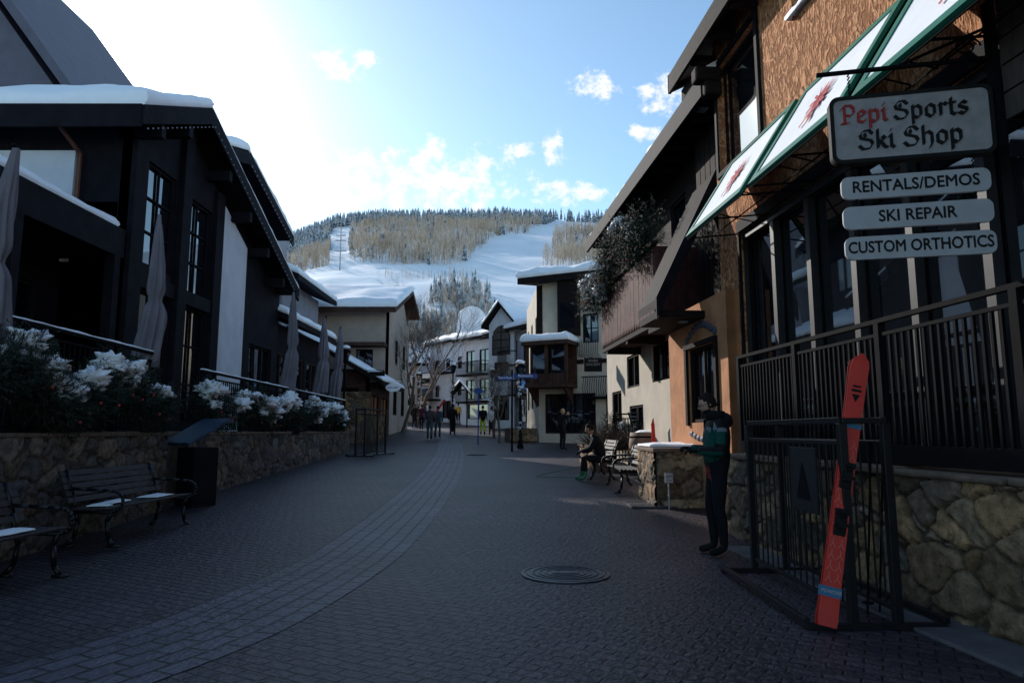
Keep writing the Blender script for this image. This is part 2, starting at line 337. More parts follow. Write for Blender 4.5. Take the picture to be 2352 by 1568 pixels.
# ------------------------------------------------------------ mountain
YP=[100,120,180,230,300,350,420,500,650,745,838,900,1000,1400,1700]; ZP=[-4,5,16,30,57,78,104,136,198,238,274,297,295,200,100]
def hz(x,y):
    r=x/y; f=np.interp(r,[-1,-.5,-.36,-.27,-.2,0,.15,.5,1],[.42,.6,.83,.935,.965,.965,.955,.85,.6])
    w=np.clip((y-200)/350,0,1); f=1+(f-1)*w
    z=np.interp(y,YP,ZP)*f
    return z+ w*6*noise.noise(Vector((x*.012,y*.012,0)))+2.5*noise.noise(Vector((x*.04,y*.04,3)))*min(1,(y-100)/100)
def mountain():
    xs=np.arange(-760,700,11); ys=np.concatenate([np.arange(100,500,8),np.arange(500,1000,11),np.arange(1000,1700,50)])
    vs=[(x,y,hz(x,y)) for y in ys for x in xs]; n=len(xs)
    g=G(); g.v=vs; g.f=[(j*n+i,j*n+i+1,(j+1)*n+i+1,(j+1)*n+i) for j in range(len(ys)-1) for i in range(n-1)]
    part(None,'snowy_mountain',g,SNOWF,True)
    def inpoly(x,y,P):
        c=False; n=len(P)
        for i in range(n):
            a=P[i];b=P[i-1]
            if (a[1]>y)!=(b[1]>y) and x<(b[0]-a[0])*(y-a[1])/(b[1]-a[1])+a[0]: c=not c
        return c
    run2=[(-30,440),(30,440),(34,560),(42,640),(72,690),(135,740),(135,870),(58,890),(38,790),(12,690),(-16,620),(-30,540)]
    def open_(x,y):
        r=x/y
        if -.274<r<-.245 and y<800: return True
        if inpoly(x,y,run2): return True
        return False
    con=[];asp=[]
    random.seed(3)
    for _ in range(12500):
        y=R(435,905); x=R(-.46,.22)*y
        if open_(x,y): continue
        r=x/y; nn=noise.noise(Vector((x*.012,y*.012,7)))
        if y<462+60*nn-100*max(0,-.17-r): continue
        cz=(y>790+60*nn-260*max(0,-.1-r)) or (r<-.24 and nn>.05 and y>560)
        if cz:
            if R(0,1)<.6: con.append((x,y,R(11,20)))
        else:
            if R(0,1)<.02: con.append((x,y,R(10,18)))
            else: asp.append((x,y,R(11,17)))
    for _ in range(1700):
        y=R(185,345); x=R(-.19,.02)*y; r=x/y; lim=np.interp(y,[185,260,345],[-.0,-.02,-.05]); lo=np.interp(y,[185,260,300,345],[-.2,-.18,-.13,-.1])
        if r>lim or r<lo or noise.noise(Vector((x*.03,y*.03,1)))<-.2: continue
        if R(0,1)<.11: con.append((x,y,R(8,14)))
        else: asp.append((x,y,R(7,11)))
    for _ in range(260):
        y=R(410,480); x=R(.045,.2)*y; asp.append((x,y,R(11,16)))
    for _ in range(60):
        y=R(385,400); x=R(-.19,-.06)*y; asp.append((x,y,R(4,8)))
    def build(name,L,tmpls,m):
        V=[];F=[];b=0
        for (x,y,h) in L:
            tv,tf=random.choice(tmpls); a=R(0,6.28); c,s=math.cos(a),math.sin(a); w=h*R(.85,1.15)
            P=np.empty_like(tv); P[:,0]=x+(tv[:,0]*c-tv[:,1]*s)*w; P[:,1]=y+(tv[:,0]*s+tv[:,1]*c)*w; P[:,2]=hz(x,y)-.4+tv[:,2]*h
            V.append(P); F.append(tf+b); b+=len(tv)
        V=np.concatenate(V);F=np.concatenate(F)
        me=bpy.data.meshes.new(name); me.from_pydata(V.tolist(),[],F.tolist()); me.materials.append(m); addmesh(None,name,me)
    def ctmp():
        v=[];f=[]
        for k in range(5):
            z0=.1+.17*k; z1=z0+.27; r=.16*(1-k*.18); n=6; b=len(v)
            for i in range(n):
                a=2*math.pi*i/n+R(-.3,.3); rr=r*R(.65,1.2); v.append((rr*math.cos(a),rr*math.sin(a),z0+R(-.03,.02)))
            v.append((0,0,min(1,z1)))
            f+=[(b+i,b+(i+1)%n,b+n) for i in range(n)]
        return np.array(v),np.array(f)
    def atmp():
        v=[];f=[]
        def tri(p,q,w):
            b=len(v); a=R(0,6.28); d=(math.cos(a)*w,math.sin(a)*w)
            v.extend([(p[0]-d[0],p[1]-d[1],p[2]),(p[0]+d[0],p[1]+d[1],p[2]),q]); f.append((b,b+1,b+2))
        tri((0,0,0),(0,0,1),.016); tri((0,0,0),(0,0,.95),.016)
        for k in range(10):
            z=R(.2,.8); a=R(0,6.28); l=R(.1,.26); tri((0,0,z),(math.cos(a)*l*.5,math.sin(a)*l*.5,z+l),R(.009,.018))
        return np.array(v),np.array(f)
    def treemat(name,c0,c1,p0,p1,sc):
        cm,nt,b=mk(name); b.inputs['Roughness'].default_value=.9; b.inputs['Specular IOR Level'].default_value=.1
        tc=nt.nodes.new('ShaderNodeTexCoord'); n=nt.nodes.new('ShaderNodeTexNoise'); n.inputs['Scale'].default_value=sc
        nt.links.new(tc.outputs['Object'],n.inputs['Vector']); r=nt.nodes.new('ShaderNodeValToRGB'); r.color_ramp.elements[0].position=p0;r.color_ramp.elements[1].position=p1
        r.color_ramp.elements[0].color=(*c0,1); r.color_ramp.elements[1].color=(*c1,1); nt.links.new(n.outputs['Fac'],r.inputs[0]); nt.links.new(r.outputs[0],b.inputs['Base Color']); return cm
    cm=treemat('frosted_hazy_conifer',(.09,.11,.13),(.6,.64,.7),.35,.7,.3)  # frost, plus tones lightened to stand in for distance haze
    am=treemat('bare_aspen',(.42,.31,.22),(.68,.58,.5),.35,.72,.06)  # bark tones lightened too, haze put into the colour
    build('conifer_forest',con,[ctmp() for _ in range(6)],cm)
    build('aspen_forest',asp,[atmp() for _ in range(8)],am)
    rt=root('ski_lift',(-150,560,hz(-150,560))); g=G(); tops=[]
    for y in (430,500,580,670,760):
        x=-.258*y; z=hz(x,y); g.tube((x,y,z),(x,y,z+13),.5,.35,6); g.box(x-4,x+4,y-.4,y+.4,z+12.5,z+13.2); tops.append((x,y,z+13))
    for s in (-3.6,3.6):
        for a,b2 in zip(tops[:-1],tops[1:]): g.tube((a[0]+s,a[1],a[2]),(b2[0]+s,b2[1],b2[2]),.1,None,3)
    part(rt,'towers_and_cable',g,SIGNP)
mountain()

# ------------------------------------------------------------ props
def fir(g,c,r,n):
    for _ in range(n):
        d=Vector((R(-1,1),R(-1,1),R(-1,1)))
        if d.length>1 or d.length<.05: continue
        p=Vector(c)+Vector((d.x*r[0],d.y*r[1],d.z*r[2])); dr=(d.normalized()+Vector((R(-.7,.7),R(-.7,.7),R(-.3,.7)))).normalized(); L=R(.12,.24)
        a=dr.orthogonal().normalized(); b=dr.cross(a)
        for k in range(9):
            q=p+dr*L*k/9; an=R(0,6.28); o=(a*math.cos(an)+b*math.sin(an)); t=q+(o*.8+dr*.6)*R(.045,.075); w=dr.cross(o)*.007
            g.add([q-w,q+w,t],[(0,1,2)])
def garland(name,pts,r,rt=None,sn=1,dens=150,orn=True,blob=.13):
    if rt is None: rt=root(name,pts[len(pts)//2])
    g=G();s=G();o=G()
    for p in pts:
        p=Vector(p)+Vector((R(-.05,.05),R(-.08,.08),R(-.08,.08))); fir(g,p,(r[0],r[1],r[2]),dens)
        if R(0,1)<sn:
            sx=1 if p.x<0 else -1
            cx=p.x+sx*r[0]*R(-.1,.45); cy=p.y+R(-.5,.5)*r[1]; cz=p.z+r[2]*R(.45,.95); b=blob*R(.7,1.25)
            s.sph((cx,cy,cz),(b,b*1.25,b*.7),20,14,1.1,5,R(0,50))
            for _ in range(5):
                bb=b*R(.25,.6); s.sph((cx+R(-1,1)*b*.9,cy+R(-1.2,1.2)*b,cz+R(-1.5,.4)*b),(bb*1.1,bb*1.3,bb*.7),12,8,1.0,5,R(0,50))
        if orn and R(0,1)<.7: o.sph((p.x+(r[0] if p.x<0 else -r[0])*R(.7,1.05),p.y+R(-1,1)*r[1],p.z+R(-.9,.2)*r[2]),.02,8,6)
    part(rt,'fir_sprays',g,FIR); part(rt,'snow_clumps',s,SNOW,True); part(rt,'ornaments',o,ORN,True)
    return rt
def railing(name,p0,p1,zb,zt,sp=.12,bars=.009,post=1.6,snowy=False,beam=False):
    rt=root(name,((p0[0]+p1[0])/2,(p0[1]+p1[1])/2,zb)); F=frameM(p0,p1); L=(Vector(p1)-Vector(p0)).length; g=G(F)
    g.box(0,L,-.03,.03,zt-.04,zt); g.box(0,L,-.018,.018,zb+.08,zb+.11); g.box(0,L,-.018,.018,zt-.16,zt-.13)
    x=sp/2
    while x<L: g.box(x-bars,x+bars,-bars,bars,zb+.11,zt-.16); x+=sp
    x=0
    while x<=L+.01: g.box(x-.035,x+.035,-.035,.035,zb,zt-.04); x+=post
    if beam: g.box(-.02,L+.02,-.12,.04,zb,zb+.16)
    part(rt,'bars_and_posts',g,IRON)
    if snowy:
        a=F@Vector((0,-.035,zt));b=F@Vector((L,-.035,zt));c=F@Vector((L,.035,zt));d=F@Vector((0,.035,zt)); snow(rt,(a,b,c,d),.035,60,4,'snow_on_rail',4,.04)
    return rt
def umbrella(x,y,z0,zt,zc,r=.17,lean=0):
    rt=root('closed_umbrella',(x,y,z0)); g=G(); g.tube((x,y,z0),(x+lean,y,zt),.028,None,10); g.box(x-.3,x+.3,y-.3,y+.3,z0,z0+.08); part(rt,'pole_and_base',g,IRON)
    n=40; m=34; vs=[];fs=[]; sd=R(0,100)
    for j in range(m+1):
        t=j/m; z=zt+.02-(zt-zc)*t
        rr=r*(.2+.62*min(1,t*1.5)**.8+.35*max(0,t-.6)); tie=math.exp(-((t-.55)/.04)**2); rr*=1-.4*tie
        for i in range(n):
            a=2*math.pi*i/n; f=1+.3*math.sin(8*a+2.5*math.sin(t*3+sd))*min(1,t*3)+.3*noise.noise(Vector((math.cos(a)*1.6,math.sin(a)*1.6,t*4+sd)))
            vs.append((x+lean*(1-t)+rr*f*math.cos(a)+.04*math.sin(t*5+sd),y+rr*f*math.sin(a),z-(.07*math.sin(8*a)+.05*math.sin(a+sd) if j==m else 0)))
    for j in range(m):
        for i in range(n): fs.append((j*n+i,(j+1)*n+i,(j+1)*n+(i+1)%n,j*n+(i+1)%n))
    g=G(); g.add(vs,fs); part(rt,'furled_canopy',g,FABR,True)
    g=G(); g.sph((x+lean,y,zt+.04),(.04,.04,.05),8,6); part(rt,'finial',g,IRON,True)
def bench(x,y,rz,L=2.0,sn=True,z=None):
    z=gz(y) if z is None else z
    rt=root('park_bench',(x,y,z)); M=TR(x,y,z,rz)
    g=G(M)
    for k in range(6): yy=-.2+k*.075; g.box(-L/2,L/2,yy,yy+.055,.43+.01*abs(k-2.5)/2.5,.455+.01*abs(k-2.5)/2.5)
    for k in range(5):
        zz=.52+k*.078; yy=-.225-.045*k/1.5; g.add([(-L/2,yy,zz),(L/2,yy,zz),(L/2,yy-.025,zz+.06),(-L/2,yy-.025,zz+.06),(-L/2,yy-.03,zz),(L/2,yy-.03,zz),(L/2,yy-.055,zz+.06),(-L/2,yy-.055,zz+.06)],
          [(0,1,2,3),(7,6,5,4),(0,4,5,1),(3,2,6,7),(0,3,7,4),(1,5,6,2)])
    part(rt,'slats',g,SLAT,False,.006)
    g=G(M)
    for sx in (-L/2+.12,L/2-.12):
        g.path([(sx,.26,.02),(sx,.2,.1),(sx,.17,.3),(sx,.22,.41)],.026,8); g.path([(sx,-.3,.02),(sx,-.22,.1),(sx,-.18,.3),(sx,-.22,.42),(sx,-.27,.6),(sx,-.37,.9)],.026,8)
        g.path([(sx,-.22,.41),(sx,.24,.41)],.022,8); g.box(sx-.03,sx+.03,.2,.34,0,.025); g.box(sx-.03,sx+.03,-.36,-.22,0,.025)
        arm=[(sx,.22+.13*math.sin(a),.53-.12*math.cos(a)) for a in np.linspace(0,math.pi,9)]
        g.path(arm+[(sx,.1,.66),(sx,-.1,.67),(sx,-.29,.68)],.019,8)
    part(rt,'iron_frames',g,IRONG,True)
    if sn:
        for (a,b,c,d) in ((-.75,-.2,-.15,.12),(.1,.6,-.18,.02),(.7,.9,-.1,.15)):
            a*=L/2;b*=L/2
            snow(rt,[M@Vector(p) for p in ((a,c,.465),(b,c+.04,.465),(b-.05,d,.465),(a+.08,d,.465))],.03,14,8,'snow_patch',5,.12)
    return rt
def rack(x,y,rz,L=2.0,W=1.0,H=1.46):
    z=gz(y); rt=root('ski_rack',(x,y,z)); M=TR(x,y,z,rz); g=G(M)
    for ex in (-L/2,L/2):
        g.box(ex-.025,ex+.025,-W/2,W/2,.0,.045)
        for s in (-.16,.16): g.box(ex-.03,ex+.03,s-.03,s+.03,.045,H)
    for s in (-W/2,W/2): g.box(-L/2-.025,L/2+.025,s-.022,s+.022,.045,.085)
    for s in (-.16,.16):
        g.box(-L/2,L/2,s-.022,s+.022,H,H+.045); g.box(-L/2,L/2,s-.016,s+.016,H-.16,H-.125)
        g.box(-L/2,L/2,s-.016,s+.016,.12,.155)
        for k in range(15): q=-L/2+.14+k*(L-.28)/14; g.tube((q,s,.12),(q,s,H-.13),.009,None,6)
    for k in range(15): q=-L/2+.14+k*(L-.28)/14; g.tube((q,-.16,H-.14),(q,.16,H-.14),.007,None,5)
    for ex in (-L/2,L/2): g.box(ex-.02,ex+.02,-.16,.16,H,H+.04)
    part(rt,'frame',g,IRONG,False,.004)
    return rt,M
def lamp(x,y,h,sn=True,gar=False):
    z=gz(y); rt=root('street_lamp',(x,y,z)); g=G()
    g.lathe([(.14,0),(.14,.12),(.09,.2),(.07,.6),(.05,.7),(.04,h-.8),(.07,h-.75),(.03,h-.7),(.05,h-.62),(.11,h-.6)],(x,y,z),12)
    for a in range(6):
        c=math.cos(a*math.pi/3+.2);s=math.sin(a*math.pi/3+.2); g.tube((x+.11*c,y+.11*s,z+h-.6),(x+.2*c,y+.2*s,z+h-.2),.012,None,5)
    g.lathe([(.24,h-.2),(.25,h-.17),(.12,h-.02),(.05,h),(.05,h+.06),(.0,h+.14)],(x,y,z),6)
    part(rt,'post_and_lantern',g,IRON,False)
    g=G(); g.lathe([(.1,h-.58),(.185,h-.21)],(x,y,z),6); part(rt,'lantern_glass',g,GLASS)
    if sn: g=G(); g.sph((x,y,z+h+.02),(.2,.2,.1),12,8,.3); part(rt,'snow_cap',g,SNOW,True)
    if gar: garland('g',[(x,y,z+k) for k in np.arange(.5,h-.8,.22)],(.13,.13,.14),rt,.5,60,True,.07)
def bare_tree(x,y,h,seed,lean=(0,0),sn=True):
    random.seed(seed); z=gz(y); rt=root('bare_tree',(x,y,z)); g=G(); s=G()
    def br(p,d,L,r,lv):
        n=4
        for k in range(n):
            q=p+d*(L/n); r2=r*(1-.12); g.tube(p,q,r,r2,6 if lv<2 else 3,False)
            if sn and lv<4 and abs(d.z)<.8: s.tube(p+Vector((0,0,r*.7)),q+Vector((0,0,r2*.7)),r*.8,r2*.8,4,False)
            p=q;r=r2; d=(d+Vector((R(-.16,.16),R(-.16,.16),R(-.05,.12)))).normalized()
            if lv<5 and k>0:
                for _ in range(2 if lv>0 else 1):
                    a=Vector((R(-1,1),R(-1,1),R(-.1,.8))).normalized(); br(p,(d*.75+a*.75).normalized(),L*R(.5,.72),r*.6,lv+1)
    br(Vector((x,y,z)),Vector((lean[0],lean[1],1)).normalized(),h*.45,h*.016,0)
    part(rt,'trunk_and_limbs',g,BARK); part(rt,'snow_on_branches',s,SNOW)

# ------------------------------------------------------------ RIGHT SIDE
MR=TR(4.4,0,0,4.77)
def rp(a,b): v=MR@Vector((a,b,0)); return (v.x,v.y)
def L2(pts): return [MR@Vector(p) for p in pts]
def right_building():
    rt=root('orange_stucco_building',(5.5,6,0))
    F=frameM(rp(0,-3),rp(0,11.1)); ox=3.0
    ops=[(ox-2,1.15,12.3,3.3,13,1),(ox+9.45,5.65,1.5,1.85,1,1),(ox+6.9,6.75,1.5,1.3,1,1)]
    facade(rt,F,0,ox+11.1,0,8.6,ops,STUC,DARK,GLASS2,.22,'_front',.05)
    g=G(F)
    for k in range(14):
        q=ox+10.3-.946*k
        if q>ox-2: g.box(q-.05,q+.05,-.13,-.03,1.15,4.45)
    g.box(ox-2,ox+10.3,-.13,-.02,4.34,4.45)
    part(rt,'storefront_mullions',g,STEEL)
    g=G(F); g.box(ox-2.0,ox+10.35,.0,.05,4.45,4.62); g.box(ox+10.3,ox+10.36,0,.04,1.1,4.45)
    g.box(ox+9.37,ox+9.45,0,.05,5.57,7.58);g.box(ox+10.95,ox+11.03,0,.05,5.57,7.58);g.box(ox+9.45,ox+10.95,0,.05,5.57,5.65);g.box(ox+9.45,ox+10.95,0,.05,7.5,7.58)
    part(rt,'window_trim',g,DARK)
    g=G(MR); g.box(.23,9,-3,10.9,0,8.5); part(rt,'body',g,STUCS)
    g=G(MR); g.box(-.02,.3,10.9,11.1,0,7.9); part(rt,'corner',g,STUC)
    snow(rt,L2([(-.1,6.9,6.75),(.15,6.9,6.75),(.15,8.4,6.75),(-.1,8.4,6.75)]),.12,5,20,'snow_on_sill',3,.1)
    g=G(MR); g.slab([(-.45,-3,7.75),(-.45,12.0,7.75),(9,12.0,12.7),(9,-3,12.7)],0,.12); part(rt,'roof_deck',g,BROWN)
    g=G(MR); g.box(-.5,-.45,-3,12.05,7.6,7.94)
    g.add([(-.5,12.0,7.6),(-.5,12.06,7.6),(-.5,12.06,7.96),(-.5,12.0,7.96),(9,12.0,12.5),(9,12.06,12.5),(9,12.06,12.9),(9,12.0,12.9)],[(0,1,2,3),(4,7,6,5),(0,4,5,1),(1,5,6,2),(2,6,7,3),(3,7,4,0)])
    for k in range(18): q=-2.6+k*.8; g.box(-.42,-.0,q-.06,q+.06,7.6,7.74)
    g.box(-.3,.5,11.12,11.9,7.4,7.6)
    part(rt,'fascia_and_rafters',g,BROWN)
    g=G(MR); g.box(-.45,0,10.75,11.0,7.2,7.45); g.box(-.3,0,10.75,11.0,6.95,7.2); part(rt,'corbel',g,BROWN,False,.04)
    snow(rt,L2([(-.2,-3,8.02),(3,-3,9.7),(3,11.8,9.7),(-.2,11.8,8.02)]),.14,20,60,'roof_snow',1)
    F2=frameM(rp(-.2,10.5),rp(-.2,13.4))
    facade(rt,F2,0,2.9,0,3.6,[(.5,1.55,1.3,1.3,2,1)],STUCS,BROWN,GLASS,.15,'_side')
    g=G(F2); g.box(.4,1.9,0,.06,2.85,2.93); g.box(.4,.5,0,.05,1.5,2.85); g.box(1.8,1.9,0,.05,1.5,2.85); part(rt,'side_window_trim',g,BROWN)
    g=G(F2)
    for k in range(9): g.sph((.5+k*.165,.01,3.02+.2*math.sin(math.pi*k/8)),(.1,.02,.07),10,6)
    for k in range(8): g.sph((.55+k*.17,.01,1.36-.09*math.sin(math.pi*k/7)),(.09,.02,.05),10,6)
    part(rt,'painted_scrolls',g,ROOFG,True)
    g=G(MR); g.box(-.2,.5,10.5,10.52,0,3.6); g.box(-.19,.6,13.35,13.4,0,3.6); part(rt,'returns',g,STUCS)
    g=G(MR); A=[(.1,11.35,5.75),(-1.02,11.35,3.45),(-1.02,12.6,3.45),(.1,12.6,5.75)]
    g.slab(A,0,.16); g.box(-1.0,.0,11.4,12.6,3.3,3.42); g.box(-.6,-.2,12.6,13.4,3.3,3.42); part(rt,'porch_roof',g,BROWN)
    g=G(MR); g.add([(.1,11.3,5.55),(-1.06,11.3,3.25),(-1.06,11.3,3.62),(.1,11.3,5.98),(.1,11.36,5.55),(-1.06,11.36,3.25),(-1.06,11.36,3.62),(.1,11.36,5.98)],[(0,1,2,3),(7,6,5,4),(0,4,5,1),(1,5,6,2),(2,6,7,3),(3,7,4,0)]); part(rt,'barge_board',g,DARK)
    g=G(MR); g.lathe([(.09,0),(.09,.02),(0,.02)],(-.45,11.8,3.27),14); part(rt,'porch_light',g,SIGNP)
    g=G(MR); g.box(-.2,3,2.2,4.95,3.75,9); part(rt,'projecting_bay',g,MBROWN)
    g=G(MR)
    for k in range(24): g.box(-.225,3,2.19,4.97,3.75+k*.22,3.955+k*.22)
    part(rt,'bay_siding',g,SIDING,False,.006)
right_building()
def wing():
    rt=root('balcony_chalet',(5,17,0))
    F=frameM(rp(.5,12.95),rp(.5,22))
    facade(rt,F,0,9.05,.0,4.2,[(2.6,2.6,1.4,.9,2,1),(5.2,2.6,1.3,.9,2,1),(7.2,1.2,1.2,1.4,2,1),(4.9,.9,1.4,1.2,2,1)],CREAM,BROWN,GLASS,.15,'_lower')
    facade(rt,F,0,9.05,4.2,7.9,[(1.2,4.5,1.0,2,1,2),(4.2,4.5,1.8,2,2,2)],BROWN,DARK,GLASS,.15,'_upper')
    g=G(MR); g.box(.68,9,11.1,21.98,0,7.4); part(rt,'body',g,CREAM)
    g=G(MR); g.box(.3,.9,11.12,12.9,3.4,7.4)
    for k in range(7): g.box(.28,.3,11.15+k*.25,11.37+k*.25,3.4,7.3)
    part(rt,'upper_side',g,BROWN)
    g=G(MR); g.slab([(-.25,10.9,7.15),(-.25,21,7.15),(7,21,11.5),(7,10.9,11.5)],0,.14); g.box(-.32,-.25,10.9,21.05,6.98,7.36)
    for k in range(16): g.box(-.2,.5,11.2+k*.62,11.32+k*.62,7.0,7.14)
    part(rt,'eave',g,DARK)
    snow(rt,L2([(-.22,10.9,7.37),(7,10.9,11.7),(7,21,11.7),(-.22,21,7.37)]),.17,24,50,'roof_snow',1.5)
    g=G(MR); g.box(-.4,.5,13.5,18.4,3.62,3.72)
    x=13.5
    while x<18.35:
        o=R(-.004,.004)
        g.add([(-.44+o,x+.005,3.75),(-.44+o,x+.135,3.75),(-.44+o,x+.07,3.6),(-.40,x+.005,3.75),(-.40,x+.135,3.75),(-.40,x+.07,3.6)],[(0,2,1),(3,4,5),(0,3,5,2),(2,5,4,1)])
        g.box(-.44+o,-.40,x+.005,x+.135,3.75,5.1)
        x+=.14
    for k in range(7): g.box(-.4+k*.13,-.4+k*.13+.12,13.46,13.5,3.65,5.1)
    g.box(-.4,.5,18.36,18.4,3.7,5.1)
    part(rt,'balcony_boards',g,REDW)
    g=G(MR); g.box(-.5,-.38,13.4,18.5,5.1,5.2); g.box(-.42,-.3,13.4,18.5,3.5,3.62)
    for q in (13.8,15.9,18.0): g.box(-.4,.5,q-.08,q+.08,3.42,3.6)
    part(rt,'balcony_rail_and_beams',g,BROWN)
    garland('fir_garland',[MR@Vector((-.55,y,5.4+.28*math.sin(y*2.1)+dz)) for y in np.arange(13.6,17.4,.25) for dz in (0,.35)],(.36,.28,.33),None,.35,240,True,.13)
    garland('fir_garland',[MR@Vector((-.6,y,4.75+R(0,.3)+dz)) for y in np.arange(17.9,19.4,.25) for dz in (0,.4)],(.34,.3,.3),None,.6,200,True,.15)
    garland('fir_garland',[MR@Vector((.35,y,.9+R(0,.8))) for y in np.arange(18.2,21.5,.3)],(.15,.25,.3),None,.1,90,True,.1)
wing()
def awnings():
    for k,(a,b) in enumerate(((8.38,10.4),(6.2,8.12),(3.95,5.94))):
        rt=root('awning',MR@Vector((-.4,(a+b)/2,4.9)))
        lo=Vector((-.84,0,4.38)); hi=Vector((-.02,0,5.66)); n=(hi-lo).cross(Vector((0,1,0))).normalized()
        if n.x>0: n=-n
        def S(t,y,o=0): p=lo.lerp(hi,t)+n*o; return (p.x,y,p.z)
        g=G(MR)
        N=12
        def W(u,v): return S(v,a+(b-a)*u,-.02*math.sin(math.pi*u)*math.sin(math.pi*v))
        for i in range(N):
            for j in range(6): g.quad(W(i/N,j/6),W((i+1)/N,j/6),W((i+1)/N,(j+1)/6),W(i/N,(j+1)/6))
        part(rt,'canvas',g,CANV,True)
        g=G(MR); t=.085
        def bar(t0,t1,y0,y1):
            ps=[S(t0,y0,-.03),S(t0,y1,-.03),S(t1,y1,-.03),S(t1,y0,-.03)]; qs=[S(t0,y0,.012),S(t0,y1,.012),S(t1,y1,.012),S(t1,y0,.012)]
            g.add(ps+qs,[(3,2,1,0),(4,5,6,7),(0,1,5,4),(1,2,6,5),(2,3,7,6),(3,0,4,7)])
        bar(0,t,a,b);bar(1-t,1,a,b);bar(t,1-t,a,a+.11);bar(t,1-t,b-.11,b); part(rt,'green_border',g,GREEN)
        g=G(MR)
        for y in (a+.03,(a+b)/2,b-.03):
            g.tube(S(0,y,-.04),(0,y,4.45),.012,None,6); g.tube(S(0,y,-.04),S(1,y,-.05),.012,None,6); g.tube(S(.35,y,-.05),(0,y,4.7),.01,None,6)
        g.tube(S(0,a,-.04),S(0,b,-.04),.014,None,6); g.tube((-.4,a,4.42),(-.4,b,4.42),.01,None,6)
        part(rt,'frame',g,IRON)
        g=G(MR); c=(a+b)/2
        def em(pts):
            vs=[S(.5+p[1],c+p[0],.004+.0004*len(g.f)) for p in pts]; g.add(vs,[tuple(range(len(vs)))])
        em([(-.05,-.16),(.05,-.16),(.06,.07),(0,.18),(-.06,.07)])
        for s in (-1,1):
            for j in range(6):
                an=-.7+.38*j; L=.22-.012*abs(j-3); dx=s*math.cos(an)*L*.95; dy=math.sin(an)*L
                em([(s*.02,.0+j*.012),(dx,dy+.02),(dx*1.05,dy),(dx*.9,dy-.025),(s*.02,-.03+j*.012)])
            em([(s*.015,-.1),(s*.12,-.22),(s*.07,-.25),(0,-.15)])
        part(rt,'red_emblem',g,REDM)
awnings()
PALR=[(.2,.13,.075),(.26,.18,.11),(.15,.1,.065),(.22,.16,.115),(.18,.12,.085),(.28,.17,.09),(.13,.105,.085),(.24,.145,.075)]
PALL=[(.11,.09,.085),(.14,.11,.09),(.08,.07,.068),(.15,.11,.085),(.11,.10,.10)]
stone_wall('stone_wall',rp(-.67,-1.5),rp(-.67,9.5),0,0,1.04,.55,.02,.40,PALR,1)
g=G(MR); g.box(-.1,.22,-3,10.3,.6,1.1); g.box(-.13,-.09,-3,10,1.0,1.12); part(None,'terrace_floor',g,CONC)
railing('terrace_railing',rp(-.52,-1.5),rp(-.52,9.4),1.12,2.42,.09,bars=.0125,post=1.55,beam=True)

